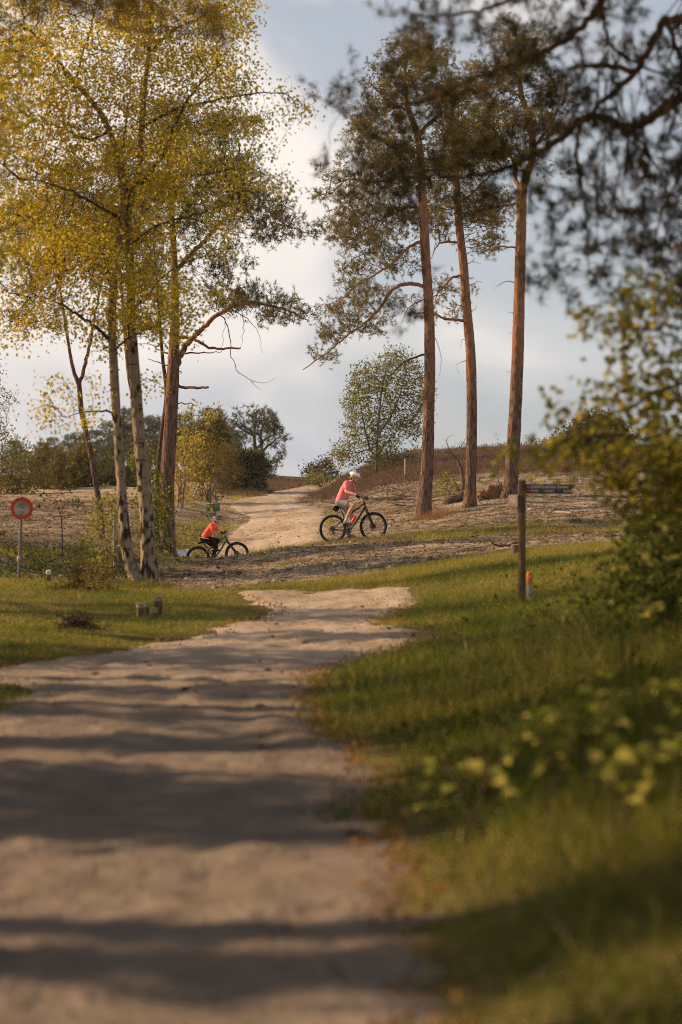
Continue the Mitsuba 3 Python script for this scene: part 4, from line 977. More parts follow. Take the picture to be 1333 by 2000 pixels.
bush('loose leafy shrub at the right edge above the thicket', 1400, 16.5, [(1310, 900, 40, 50), (1330, 980, 36, 40), (1280, 985, 30, 20, 0, .7), (1370, 950, 40, 90)], [(.20, .20, .03), (.28, .24, .035), (.14, .15, .03)], 422, dens=90, size=.07, per=5, stems=6, step=.11, mat='gloss_leaf', scatter=.07, trunkr=.015, tip=.002, depth=.5)

bush('low leafy growth spilling down the bank below the blackthorn thicket', 1290, 15.6, [(1290, 1270, 50, 36), (1230, 1300, 50, 22), (1325, 1320, 40, 40), (1260, 1330, 50, 16), (1200, 1270, 30, 16, 0, .6)], [(.15, .18, .032), (.21, .23, .04), (.10, .13, .025), (.28, .27, .05)], 423, dens=100, size=.065, per=4, stems=9, step=.10, mat='gloss_leaf', scatter=.06, trunkr=.010, tip=.002, depth=.5)

# --- trees standing left of the track, outside the picture, which shade its near part
def side_tree(label, x, y, h, seed, crown=.6, wid=.34, needle=True, dens=1.0, group=None, per=130, nl=(.17, .035, 12), st=.2, padr=.16):
    rng = R(seed)
    tr, A = generic_pine(h, rng, crown, wid, per, padr)
    o = np.array([x, y, float(gz(np.array([x]), np.array([y]))[0])])
    A = A[rng.random(len(A)) < dens]
    k = thing('pine_tree', label, 'tree', group)
    make_tree(k, tr + o, [.19, .17, .12, .04], [], A + o, step=st, kill=st * 1.2, seed=seed, tip=.008, foliage=pine_foliage(hmax=3, per=3, length=nl[0], width=nl[1], needles=nl[2], scatter=.12, tint=PINE))


GS = 'pines left of the track, outside the picture'
LS = 'pine standing left of the track outside the picture, shading the sand'
for i, (x, y, h, c, w, dn, pr_) in enumerate([(-8.3, 13.1, 8.2, .78, .20, 1.0, .12), (-9.8, 13.2, 10, .55, .14, 1.0, .10), (-9.0, 15.7, 10.5, .5, .07, .6, .05), (-9.5, 19.7, 11, .55, .06, .5, .05), (-9.5, 23.1, 9.5, .65, .18, .8, .11), (-12.5, 31, 11.5, .5, .2, .5, .10), (-9.8, 8.9, 10.5, .55, .10, .22, .07), (-9.6, 17.4, 10.5, .55, .10, .16, .07), (-9.0, 26.6, 10, .55, .12, .2, .08),
                                            (-13.5, 45, 11, .6, .3, .8, .16), (-15.5, 53, 12, .6, .3, .8, .16)]):
    side_tree(LS, x, y, h, 500 + i, c, w, dens=dn, group=GS, padr=pr_)
GW = 'unseen pines added round the viewpoint for their shade'  # unseen pines, put in to hold off sky light and stripe the sand
for i, (x, y, h) in enumerate([(6.8, 3.5, 12), (7.6, 9.0, 13), (8.2, 14.5, 12), (9.5, 20.5, 13), (7.0, -2.0, 12), (-3.4, -6.0, 12), (1.8, -7.5, 13), (-8.0, -4.0, 12), (4.5, -5.0, 11), (-1.0, -12.0, 14), (-5.2, 2.5, 13.5), (-5.0, 8.5, 13), (-7.6, 9.4, 13.5), (-6.6, 7.4, 14), (-5.6, 15.4, 16), (-6.2, 17.9, 16), (5.2, 6.5, 13), (5.4, 12.5, 14)]):
    side_tree('tall unseen pine beside or behind the viewpoint, added for its shade', x, y, h, 520 + i, (.28 if x < -5.3 else .40) if i > 9 else .72, .36, group=GW, per=34, nl=(.30, .10, 9), st=.34)



# ------------------------------------------------------------------ riders and bicycles
def sph(p, r, n=14):
    return m3.Manifold.sphere(float(r), n).translate([float(x) for x in p])


def hull(*q):
    return m3.Manifold.batch_hull([sph(p, r) for p, r in q])


def union(ms):
    return m3.Manifold.batch_boolean(ms, m3.OpType.Add)


def soft(man, edge=.022, it=8):
    m = man.refine_to_length(edge).to_mesh()
    t = trimesh.Trimesh(np.array(m.vert_properties[:, :3], float), np.array(m.tri_verts), process=True)
    trimesh.smoothing.filter_taubin(t, lamb=.5, nu=.52, iterations=it)
    return np.array(t.vertices), np.array(t.faces)


def raw(man):
    m = man.to_mesh()
    return np.array(m.vert_properties[:, :3], float), np.array(m.tri_verts)


def rotm(yaw, pitch, lean, loc):
    cy, sy, cp, sp, cl, sl = math.cos(yaw), math.sin(yaw), math.cos(pitch), math.sin(pitch), math.cos(lean), math.sin(lean)
    Rz = np.array([[cy, -sy, 0], [sy, cy, 0], [0, 0, 1]]); Ry = np.array([[cp, 0, -sp], [0, 1, 0], [sp, 0, cp]]); Rx = np.array([[1, 0, 0], [0, cl, -sl], [0, sl, cl]])
    Mx = np.eye(4); Mx[:3, :3] = Rz @ Ry @ Rx; Mx[:3, 3] = loc
    return Mx


def torus(Rr, r, c, seg=56, sec=10):
    a = np.linspace(0, 2 * np.pi, seg, endpoint=False); b = np.linspace(0, 2 * np.pi, sec, endpoint=False)
    A, B = np.meshgrid(a, b, indexing='ij')
    v = np.stack([(Rr + r * np.cos(B)) * np.cos(A), r * np.sin(B) * 1.0, (Rr + r * np.cos(B)) * np.sin(A)], -1).reshape(-1, 3) + c
    i, j = np.meshgrid(np.arange(seg), np.arange(sec), indexing='ij')
    q = np.stack([i * sec + j, ((i + 1) % seg) * sec + j, ((i + 1) % seg) * sec + (j + 1) % sec, i * sec + (j + 1) % sec], -1).reshape(-1, 4)
    return v, np.vstack([q[:, [0, 1, 2]], q[:, [0, 2, 3]]])


def bicycle(key, Mx, W, wb, bb, sad, ht, hb, tyre=.027, frame='frame_black', crank=math.pi / 2, bar=.33, bag=True):
    P = lambda name, mesh, b, **k: part(key, name, xf(mesh, Mx), b, **k)
    ra, fa = np.array([0, 0, W]), np.array([wb, 0, W])
    for nm, c, lab in (('wheel', ra, 'rear wheel with sprockets'), ('wheel_001', fa, 'front wheel held in the fork')):
        r0 = f'{key}__{nm}'
        labels[r0] = {'label': lab}
        scene[f'{r0}__tyre'] = mikit.ply(xf(torus(W - tyre, tyre, c), Mx), 'rubber', smooth=True)
        scene[f'{r0}__rim'] = mikit.ply(xf(torus(W - 2 * tyre - .010, .010, c, sec=6), Mx), 'dark_metal', smooth=True)
        sp = []
        for i in range(28):
            a = i / 28 * 2 * np.pi
            h = c + [math.cos(a + .5 * (-1) ** i) * .022, .028 * (1 if i % 2 else -1), math.sin(a + .5 * (-1) ** i) * .022]
            sp.append(tube(np.array([h, c + np.array([math.cos(a), 0, math.sin(a)]) * (W - 2 * tyre - .012)]), .0016, 3, cap=False))
        scene[f'{r0}__spokes'] = mikit.ply(xf(cat(sp), Mx), 'dark_metal'); labels[f'{r0}__spokes'] = {'kind': 'stuff'}
        scene[f'{r0}__hub'] = mikit.ply(xf(cat([tube(np.array([c + [0, -.055, 0], c + [0, .055, 0]]), .02, 10), tube(np.array([c + [0, -.034, 0], c + [0, -.030, 0]]), .08 if nm == 'wheel_001' else .075, 16)]), Mx), 'dark_metal')
    bb, sad, h0, h1 = map(np.asarray, (bb, sad, ht[0], ht[1]))
    st = bb + (sad - bb) * .62
    fr = [tube([h0, h1], .024, 10), tube(bez([h1 + (h0 - h1) * .25, (h1 + bb) / 2 + [.01, 0, .0], bb], 6), .023, 10), tube([h0 + (h1 - h0) * .3, bb + (sad - bb) * .52], .019, 10), tube([bb, st], .017, 10), tube([bb + [0, -.04, 0], bb + [0, .04, 0]], .028, 12)]
    for s in (-1, 1):
        fr += [tube([bb + [0, .03 * s, 0], ra + [0, .062 * s, 0]], [.013, .010], 7), tube([bb + (sad - bb) * .50 + [0, .015 * s, 0], ra + [0, .062 * s, 0]], [.010, .008], 7)]
    P('frame', cat(fr), frame, smooth=40)
    P('seat_post', tube([st - (sad - bb) * .08, sad - [0, 0, .03]], .0145, 10), 'dark_metal', smooth=40)
    sd = hull((sad + [-.12, .055, -.01], .022), (sad + [-.12, -.055, -.01], .022), (sad + [.13, 0, -.005], .020), (sad + [0, 0, -.005], .025))
    P('saddle', raw(sd), 'black_cloth', smooth=50)
    if bag:
        b = sad + [-.11, 0, -.075]
        P('saddle_bag', raw(hull((b + [-.05, 0, .02], .035), (b + [.05, 0, .025], .04), (b + [.03, 0, -.03], .03), (b + [-.03, 0, -.02], .03))), 'black_cloth', smooth=50)
    cr = h1 + nrm(h1 - h0) * .045
    fk = [tube([h1, cr], .02, 8), raw(hull((cr + [0, .06, 0], .02), (cr + [0, -.06, 0], .02)))]
    for s in (-1, 1):
        m_ = cr + (fa - cr) * .5 + [0, .06 * s, 0]
        fk += [tube([cr + [0, .06 * s, 0], m_], .017, 8), tube([m_, fa + [0, .06 * s, 0]], .022, 8)]
    P('fork', cat(fk), 'frame_black', smooth=40)
    hb = np.asarray(hb)
    P('stem', tube([h0 - nrm(h1 - h0) * .03, hb], .017, 8), 'dark_metal', smooth=40)
    P('handlebar', tube(bez([hb + [-.05, -bar - .07, -.0], hb + [-.01, -bar * .5, .01], hb, hb + [-.01, bar * .5, .01], hb + [-.05, bar + .07, -.0]], 21), .0145, 8), 'dark_metal', smooth=40)
    for s in (-1, 1):
        P('grip', tube([hb + [-.032, s * (bar - .06), 0], hb + [-.05, s * (bar + .07), 0]], .0175, 8), 'rubber', smooth=40)
        P('brake_lever', tube(bez([hb + [.0, s * (bar - .12), -.01], hb + [.04, s * (bar - .09), -.03], hb + [.035, s * bar, -.045]], 6), .006, 5), 'dark_metal', smooth=40)
    ch = cat([torus(.098, .006, bb + [0, -.05, 0], 32, 6), tube(np.array([bb + [0, -.056, 0], bb + [0, -.046, 0]]), .075, 20)])
    P('chainring', ch, 'dark_metal')
    ct = np.array([bb + [0, -.05, .1], ra + [0, -.045, .045]]); cb = np.array([bb + [0, -.05, -.1], ra + [.03, -.045, -.12], ra + [.0, -.045, -.05]])
    P('chain', cat([tube(ct, .006, 5), tube(cb, .006, 5)]), 'dark_metal')
    P('derailleur', cat([tube([ra + [0, -.06, -.01], ra + [.03, -.062, -.07]], .014, 6), tube([ra + [.03, -.06, -.07], ra + [.045, -.06, -.14]], .009, 6)] + [tube(np.array([ra + [.03, -.066, z], ra + [.03, -.056, z]]), .026, 10) for z in (-.07, -.13)]), 'dark_metal')
    pd = []
    for s, a in ((-1, crank), (1, crank + math.pi)):
        e = bb + np.array([math.cos(a) * .17, s * .075, math.sin(a) * .17])
        P('crank', tube([bb + [0, s * .065, 0], e], [.014, .011], 7), 'dark_metal', smooth=40)
        P('pedal', box(e + [0, s * .05, 0], (.09, .09, .018), bev=.004), 'rubber')
        pd.append(e + [0, s * .05, .012])
    return pd, hb


def hand(hbp, s, wr, k=1.0, g=0.0, curl=1.0):
    """A right (s = -1) or left (s = 1) hand closed round a bar running along y at hbp; wr: wrist."""
    c = np.asarray(hbp, float); o = []
    kn = [c + np.array([-.002, s * y * k, .030 * k]) for y in (-.030, -.010, .011, .031)]
    o.append(hull((wr, .024 * k + g), (c + [-.03 * k, s * -.028 * k, .022 * k], .017 * k + g), (c + [-.03 * k, s * .028 * k, .020 * k], .016 * k + g)))
    o.append(hull((c + [-.03 * k, s * -.028 * k, .022 * k], .016 * k + g), (c + [-.03 * k, s * .028 * k, .020 * k], .015 * k + g), (kn[0], .011 * k + g), (kn[3], .010 * k + g)))
    for i, q in enumerate(kn):
        L_ = (.95, 1.08, 1.02, .82)[i] * k; r = (.0095, .0098, .0092, .0082)[i] * k + g
        a = q + np.array([.030 * L_, 0, -.012 * L_]); b = a + np.array([.002, 0, -.028 * L_]); d = b + np.array([-.022 * L_, 0, -.010 * L_])
        o += [hull((q, r), (a, r * .95)), hull((a, r * .95), (b, r * .9)), hull((b, r * .9), (d, r * .8))]
    t0 = c + [-.035 * k, -s * .030 * k, .008 * k]; t1 = c + [-.022 * k, -s * .048 * k, -.016 * k]; t2 = c + [.006 * k, -s * .046 * k, -.026 * k]
    o += [hull((t0, .014 * k + g), (t1, .0115 * k + g)), hull((t1, .0115 * k + g), (t2, .0095 * k + g))]
    return o


def rider(key, Mx, J, k, col):
    """J: joints in the bicycle's frame (right -1 / left 1 pairs); k: size against an adult."""
    V = {a: np.asarray(b, float) for a, b in J.items()}
    P = lambda name, mesh, b, **kw: part(key, name, xf(mesh, Mx), b, **kw)
    hd, nk = V['head'], V['neck']
    face = nrm(np.asarray(J['look'], float)); up = nrm(np.cross(face, [0, 1, 0])); up = up if up[2] > 0 else -up
    H = lambda f, l, u: hd + (face * f + np.array([0, 1, 0]) * l + up * u) * k
    waist = (V['hip'] * .55 + nk * .45)

    def torso(g):
        sh = [V['sh' + s] for s in 'rl']; hp = [V['hp' + s] for s in 'rl']
        back = np.array([-.03, 0, .01]) * k
        chest = [(sh[0] + [0, .02 * k, -.01], .062 * k + g), (sh[1] + [0, -.02 * k, -.01], .062 * k + g)]
        mid = [(waist + back * .6 + [0, -.085 * k, 0], .088 * k + g), (waist + back * .6 + [0, .085 * k, 0], .088 * k + g), (waist + [.045 * k, 0, -.03 * k], .085 * k + g)]
        rib = [((nk * .62 + V['hip'] * .38) + back + [0, y * k, -.02 * k], .085 * k + g) for y in (-.09, .09)]
        hips = [(hp[0], .098 * k + g), (hp[1], .098 * k + g)]
        return [hull(*chest, *rib, (nk + [-.01, 0, -.03 * k], .06 * k + g)), hull(*rib, *mid), hull(*mid, *hips)]

    def arm(s, g, upto=2.0):
        a, e, w = V['sh' + s], V['el' + s], V['wr' + s]
        o = [hull((a, .056 * k + g), (a + (e - a) * .5, .046 * k + g)), hull((a + (e - a) * .5, .046 * k + g), (e, .038 * k + g))]
        if upto > 1: o += [hull((e, .038 * k + g), (e + (w - e) * .35, .040 * k + g)), hull((e + (w - e) * .35, .040 * k + g), (w, .026 * k + g))]
        return o

    def leg(s, g, low=True):
        h, n_, a = V['hp' + s], V['kn' + s], V['an' + s]
        o = [hull((h, .088 * k + g), (h + (n_ - h) * .5, .074 * k + g)), hull((h + (n_ - h) * .5, .074 * k + g), (n_, .056 * k + g))]
        if low:
            cb = n_ + (a - n_) * .32 + np.array([-.018, 0, 0]) * k
            o += [hull((n_, .055 * k + g), (cb, .054 * k + g)), hull((cb, .054 * k + g), (a, .034 * k + g))]
        return o

    def foot(s, g):
        f, a = V['pd' + s], V['an' + s]
        return [hull((a, .034 * k + g), (f + [-.085 * k, 0, .035 * k], .030 * k + g), (f + [-.01 * k, 0, .045 * k], .032 * k + g)), hull((f + [-.09 * k, 0, .03 * k], .028 * k + g), (f + [.06 * k, 0, .026 * k], .03 * k + g), (f + [.125 * k, 0, .022 * k], .022 * k + g), (f + [-.01 * k, 0, .045 * k], .03 * k + g))]

    body = torso(0) + [hull((nk + [-.01, 0, -.02], .058 * k), (H(-.02, 0, -.075), .052 * k))]
    body += [hull((H(-.025, 0, .025), .092 * k), (H(.02, 0, .03), .083 * k)), hull((H(.02, 0, .01), .07 * k), (H(.055, 0, -.07), .035 * k), (H(.0, .038, -.05), .035 * k), (H(.0, -.038, -.05), .035 * k)),
             hull((H(.088, 0, .012), .010 * k), (H(.108, 0, -.022), .013 * k), (H(.092, .012, -.026), .010 * k), (H(.092, -.012, -.026), .010 * k)), hull((H(.084, .035, .028), .012 * k), (H(.084, -.035, .028), .012 * k)), hull((H(.082, .02, -.052), .009 * k), (H(.082, -.02, -.052), .009 * k))]
    for s, y in (('r', -1), ('l', 1)):
        body += arm(s, 0) + leg(s, 0) + foot(s, 0) + hand(V['hb' + s], y, V['wr' + s], k)
        body += [hull((H(-.01, y * .088, .01), .010 * k), (H(-.022, y * .097, .028), .012 * k), (H(-.016, y * .09, -.022), .009 * k))]
    P('body', soft(union(body), .024 * max(k, .8), 4), 'skin', smooth=True)
    jer = torso(.014) + sum((arm(s, .016, 1) for s in 'rl'), [])
    j = union(jer)
    for s in 'rl':                                                   # sleeves end above the elbow, the hem at the hips
        a, e = V['sh' + s], V['el' + s]; d = nrm(e - a)
        c = a + (e - a) * col.get('sleeve', .72)
        blk = m3.Manifold.cube([.3, .3, .4], True).translate([0, 0, .2])
        z = d; x_ = nrm(np.cross(z, [0.1, 1, 0.2])); y_ = np.cross(z, x_)
        j = j - blk.transform(np.c_[x_, y_, z, c])
    d = nrm(V['hip'] - nk)
    cut = V['hip'] - d * col.get('hem', .05) * k
    j = j.trim_by_plane((-d).tolist(), float(np.dot(-d, cut)))
    j = j.trim_by_plane([0.35 * -1, 0, -1], float(np.dot([-.35, 0, -1], nk + [0, 0, .035 * k])))
    P('jersey', soft(j, .02, 3), col['jersey'], smooth=40)
    # collar and zip opening
    f0 = nk + np.array([.035, 0, .0]) * k
    if col.get('trim'):
        P('collar', tube(bez([nk + np.array([.0, -.055, .03]) * k, nk + np.array([.062, -.03, .0]) * k, nk + np.array([.085, 0, -.05]) * k, nk + np.array([.062, .03, .0]) * k, nk + np.array([.0, .055, .03]) * k], 14), .009 * k, 6), 'jersey_trim', smooth=True)
        P('zip', tube(bez([nk + np.array([.085, -.004, -.05]) * k, nk + np.array([.086, -.004, -.09]) * k, nk + np.array([.082, -.004, -.14]) * k], 6), .010 * k, 5), 'jersey_trim', smooth=True)
    g = .016
    lo = [hull((V['hpr'], .098 * k + g), (V['hpl'], .098 * k + g), (V['hip'] - d * .05 * k, .10 * k + g))]
    if col['long']:
        for s in 'rl': lo += leg(s, g)
        t = union(lo)
        for s in 'rl':
            a, n_ = V['an' + s], V['kn' + s]; z = nrm(a - n_); x_ = nrm(np.cross(z, [0.1, 1, 0.2])); y_ = np.cross(z, x_)
            t = t - m3.Manifold.cube([.2, .2, .3], True).translate([0, 0, .15]).transform(np.c_[x_, y_, z, a - z * .01])
        P('trousers', soft(t, .022, 4), 'black_cloth', smooth=40)
        h, n_ = V['hpr'], V['knr']
        st = [h + (n_ - h) * q + np.array([.0, -.118 + .045 * q, .035]) * k for q in (-.18, .05, .25, .42)]
        P('side_stripe', tube(bez(np.array(st), 10), .010 * k, 5), 'white_stripe', smooth=True)
    else:
        for s in 'rl': lo += leg(s, g + .006, False)
        t = union(lo)
        for s in 'rl':
            h, n_ = V['hp' + s], V['kn' + s]; z = nrm(n_ - h); x_ = nrm(np.cross(z, [0.1, 1, 0.2])); y_ = np.cross(z, x_)
            t = t - m3.Manifold.cube([.24, .24, .4], True).translate([0, 0, .2]).transform(np.c_[x_, y_, z, h + (n_ - h) * .66])
        P('shorts', soft(t, .022, 3), 'shorts_grey', smooth=40)
    for s, y in (('r', -1), ('l', 1)):
        P('glove', soft(union(hand(V['hb' + s], y, V['wr' + s] + (V['hb' + s] - V['wr' + s]) * .12, k, .0025)), .008, 2), 'black_cloth', smooth=True)
        ft = union(foot(s, .006)); a, n_ = V['an' + s], V['kn' + s]
        P('shoe', soft(ft.trim_by_plane([0, 0, -1], float(-(a[2] + .012))), .014, 3), col['shoe'], smooth=50)
        if not col['long']: P('sock', raw(hull((a, .040 * k), (a + (n_ - a) * .14, .043 * k))), 'sock', smooth=True)
        P('eye', raw(sph(H(.084, y * .032, .012), .011 * k, 8)), 'vent_black', smooth=True)
    # hair below the helmet
    P('hair', soft(hull((H(-.05, 0, .0), .082 * k), (H(-.055, .03, -.03), .055 * k), (H(-.055, -.03, -.03), .055 * k)) - hull((H(.06, .0, -.02), .105 * k), (H(.1, 0, 0), .11 * k)), .014, 2), 'hair', smooth=True)
    # helmet: a shell over the skull, long vents, a visor and straps
    sh = hull((H(-.055, 0, .065), .100 * k), (H(.045, 0, .065), .092 * k), (H(-.01, 0, .085), .098 * k), (H(-.02, .03, .05), .09 * k), (H(-.02, -.03, .05), .09 * k))
    sh = sh.trim_by_plane((up + face * .12).tolist(), float(np.dot(up + face * .12, H(0, 0, .035))))
    sh = sh - hull((H(-.02, 0, .02), .094 * k), (H(.02, 0, .02), .09 * k))
    hk = P('helmet', soft(sh, .014, 2), col['helmet'], smooth=45)
    vents = []
    for l in (-.055, -.02, .02, .055):
        for f_ in (-.085, -.01, .06):
            o = H(f_, l, .065); dd = nrm((H(f_ * 1.1, l * 1.5, .18) - o))
            top = o + dd * np.interp(abs(l), [0, .06], [.108, .085]) * k
            vents.append(raw(hull((top - face * .022 * k, .009 * k), (top + face * .022 * k - up * .003, .007 * k))))
    scene[f'{hk}__vents'] = mikit.ply(xf(cat(vents), Mx), 'vent_black', smooth=True); labels[f'{hk}__vents'] = {'kind': 'stuff'}
    vis = hull((H(.10, .06, .062), .007 * k), (H(.10, -.06, .062), .007 * k), (H(.165, .035, .040), .006 * k), (H(.165, -.035, .040), .006 * k))
    scene[f'{hk}__visor'] = mikit.ply(xf(raw(vis), Mx), col['visor'], smooth=45)
    for y in (-1, 1):
        scene[f'{hk}__strap' + ('' if y < 0 else '_001')] = mikit.ply(xf(tube(bez([H(-.01, y * .092, .045), H(.0, y * .085, -.03), H(.03, y * .045, -.095), H(.04, 0, -.112)], 9), .007 * k, 5), Mx), 'vent_black', smooth=True)


# the adult
kb = thing('mountain_bicycle', 'black mountain bicycle with a red bottle on its frame, ridden by the adult', 'bicycle')
Ya = 60.9
pr_, pf_ = on(651.4, Ya), on(725, Ya - .36)
pit = math.atan2(pf_[2] - pr_[2], 1.09)
MA = rotm(-.36, pit, -.07, pr_ + [0, 0, .0])
Wd = .365
pdl, hbp = bicycle(kb, MA, Wd, 1.09, (.428, 0, .285), (.215, 0, .93), ((.862, 0, 1.0), (.905, 0, .845)), (.875, 0, 1.10), crank=math.radians(86))
kp = thing('person', 'adult in a pink short sleeved jersey, grey shorts and white helmet riding uphill', 'person')
J = {'hip': (.24, 0, 1.05), 'neck': (.50, 0, 1.515), 'head': (.63, 0, 1.625), 'look': (.95, -.12, -.28),
     'shr': (.475, -.185, 1.475), 'shl': (.475, .185, 1.475), 'hpr': (.24, -.085, 1.03), 'hpl': (.24, .085, 1.03), 'elr': (.51, -.30, 1.25), 'ell': (.545, .29, 1.25),
     'wrr': (.785, -.33, 1.155), 'wrl': (.785, .33, 1.155), 'hbr': (.832, -.33, 1.10), 'hbl': (.832, .33, 1.10),
     'knr': (.625, -.125, .905), 'knl': (.50, .12, .66), 'anr': (.40, -.12, .545), 'anl': (.375, .12, .215), 'pdr': pdl[0] + [.01, .005, 0], 'pdl': pdl[1] + [.01, -.005, 0]}
rider(kp, MA, J, 1.0, dict(jersey='jersey_pink', trim=True, long=False, helmet='helmet_white', visor='helmet_white', shoe='shoe_grey', hem=-.02, sleeve=.70))
kw = thing('water_bottle', 'red drinking bottle on the down tube of the black mountain bicycle', 'bottle')
d0 = np.array([.428, 0, .285]); d1 = np.array([.895, 0, .87]); u_ = nrm(d1 - d0); nn = np.array([-u_[2], 0, u_[0]])
a0 = d0 + u_ * .20 + nn * .065
part(kw, 'flask', xf(tube([a0, a0 + u_ * .02, a0 + u_ * .12, a0 + u_ * .14, a0 + u_ * .18], [.036, .039, .039, .034, .038], 14), MA), 'bottle_red', smooth=40)
part(kw, 'cap', xf(tube([a0 + u_ * .18, a0 + u_ * .195, a0 + u_ * .197, a0 + u_ * .22], [.036, .03, .014, .012], 12), MA), 'bottle_red', smooth=40)
# the child
kc = thing('mountain_bicycle', 'small dark bicycle with an olive down tube, ridden by the child behind the mound', 'bicycle')
Yc = 60.2
pr_, pf_ = on(390, Yc), on(467, Yc - .14)
MC = rotm(-.12, math.atan2(pf_[2] - pr_[2], .99), .05, pr_)
pdl, hbp = bicycle(kc, MC, .305, .99, (.40, 0, .265), (.185, 0, .69), ((.742, 0, .80), (.785, 0, .67)), (.775, 0, .865), tyre=.027, crank=math.radians(70), bar=.27, bag=False, frame='frame_olive')
kq = thing('person', 'child in a red T-shirt, black trousers and dark helmet riding behind the mound', 'person')
J = {'hip': (.205, 0, .785), 'neck': (.50, 0, 1.10), 'head': (.60, 0, 1.185), 'look': (.95, .0, -.22),
     'shr': (.465, -.135, 1.095), 'shl': (.465, .135, 1.095), 'hpr': (.205, -.065, .775), 'hpl': (.205, .065, .775), 'elr': (.50, -.23, .905), 'ell': (.53, .23, .905),
     'wrr': (.695, -.27, .905), 'wrl': (.695, .27, .905), 'hbr': (.733, -.27, .867), 'hbl': (.733, .27, .867),
     'knr': (.555, -.10, .70), 'knl': (.47, .10, .52), 'anr': (.45, -.10, .47), 'anl': (.33, .10, .185), 'pdr': pdl[0] + [.01, .01, 0], 'pdl': pdl[1] + [.01, -.01, 0]}
rider(kq, MC, J, .78, dict(jersey='jersey_red', trim=False, long=True, helmet='helmet_grey', visor='helmet_grey', shoe='black_cloth', hem=.02, sleeve=.80))

# ------------------------------------------------------------------ signs, posts and small things
def disc(c, r, t, seg=40, r0=0.0):
    """A disc or ring facing -y, its front at c."""
    a = np.linspace(0, 2 * np.pi, seg, endpoint=False)
    if r0 > 0:
        m = trimesh.creation.annulus(r0, r, t, sections=seg)
    else:
        m = trimesh.creation.cylinder(r, t, sections=seg)
    v, f = tm(m)
    v = np.c_[v[:, 0], v[:, 2] * -1, v[:, 1]][:, [0, 1, 2]]
    return v + np.asarray(c, float) + [0, t / 2, 0], f


k = thing('round_sign', 'round no entry sign with a red ring and weathered white face on a grey pole', 'road sign')
Yq = 38.0
b = on(36, Yq); c = at(43, 993, Yq)
part(k, 'pole', tube([b - [0, 0, .2], c + [0, .035, .19]], .024, 12), 'zinc', smooth=40)
part(k, 'backing', disc(c + [0, .006, 0], .177, .012), 'zinc')
part(k, 'ring', disc(c, .176, .005, r0=.124), 'red_paint')
part(k, 'face', disc(c + [0, .001, 0], .1245, .004), 'worn_white')
part(k, 'bracket', box(c + [0, .026, .06], (.12, .03, .03), bev=.004), 'zinc'); part(k, 'bracket', box(c + [0, .026, -.06], (.12, .03, .03), bev=.004), 'zinc')
s_ = at(37, 1096, Yq)
part(k, 'sticker', tube([s_ + [0, 0, .0], s_ + [0, 0, .045]], .0255, 12), 'orange_paint'); part(k, 'sticker', tube([s_ + [0, 0, .046], s_ + [0, 0, .075]], .0255, 12), 'white_paint')
k = thing('bollard', 'short dark wooden post with a white painted top near the round sign', 'bollard')
b = on(95, 37.0); h = at(95, 1113, 37)[2] - b[2]
part(k, 'post', box(b + [0, 0, (h - .075) / 2 - .05], (.066, .066, h - .075 + .1), bev=.006), 'wood'); part(k, 'cap', box(b + [0, 0, h - .0375], (.069, .069, .073), bev=.012), 'white_paint')
k = thing('wooden_post', 'grey weathered wooden post left of the left birch stem', 'post')
b = on(226, 46); h = at(226, 996, 46)[2] - b[2]
part(k, 'post', box(b + [0, 0, h / 2 - .05], (.09, .09, h + .1), .2, bev=.008), 'post_pale')
k = thing('wooden_stake', 'thin pale stake standing in the heather left of the first tall pine', 'stake')
b = on(792, 88); h = at(792, 896, 88)[2] - b[2]
part(k, 'stake', box(b + [0, 0, h / 2 - .05], (.055, .055, h + .1), .3, bev=.006), 'post_pale')

# finger post
k = thing('finger_post', 'dark wooden finger post with one arm pointing right in the grass', 'signpost')
Yf = 29.3
b = on(1020, Yf); t = at(1020, 937, Yf); h = t[2] - b[2]
part(k, 'post', tube(np.array([b - [0, 0, .15], b + [0, 0, h * .5], b + [0, 0, h - .02], b + [0, 0, h]]) + [[0, 0, 0], [0, 0, 0], [0, 0, 0], [0, 0, 0]], [.050, .047, .047, .036], 14), 'wood', smooth=35)
part(k, 'collar', tube([b + [0, 0, h - .40], b + [0, 0, h - .03]], .0495, 14), 'sign_brown', smooth=35)
# the arm: a pointed board, running right and a little away
L_, Hh = .60, .115
pts = np.array([(0, 0), (L_ - .02, 0), (L_ - .045, Hh * .45), (L_ + .02, Hh), (0, Hh)])
from shapely.geometry import Polygon
arm = trimesh.creation.extrude_polygon(Polygon(pts), .028, engine='earcut')
v, f = tm(arm); v = np.c_[v[:, 0], v[:, 2] * 1.0, v[:, 1]]
ca, sa = math.cos(.10), math.sin(.10)
RA = np.eye(4); RA[:3, :3] = np.array([[ca, -sa, 0], [sa, ca, 0], [0, 0, 1]]); RA[:3, 3] = np.array([b[0] + .045, Yf - .03, at(1030, 964, Yf)[2]])
tl = np.eye(4); tl[:3, :3] = np.array([[math.cos(-.01), 0, -math.sin(-.01)], [0, 1, 0], [math.sin(-.01), 0, math.cos(-.01)]])
part(k, 'arm', xf((v, f[:, ::-1]), RA @ tl), 'sign_brown')
rng = R(600)
x = .02; blocks = []
while x < L_ - .06:                                                  # the routed words, too blurred in the photograph to be read
    wd = rng.uniform(.012, .02); blocks.append(box((x + wd / 2, -.0025, Hh - .033), (wd, .006, .028))); x += wd + (.005 if rng.random() > .18 else .02)
for x0, x1 in ((.06, .15), (.23, .34), (.46, .55)):
    x = x0
    while x < x1:
        wd = rng.uniform(.010, .018); blocks.append(box((x + wd / 2, -.0025, .035), (wd, .006, .024))); x += wd + .006
part(k, 'lettering', xf(cat(blocks), RA @ tl), 'lettering', kind='stuff')
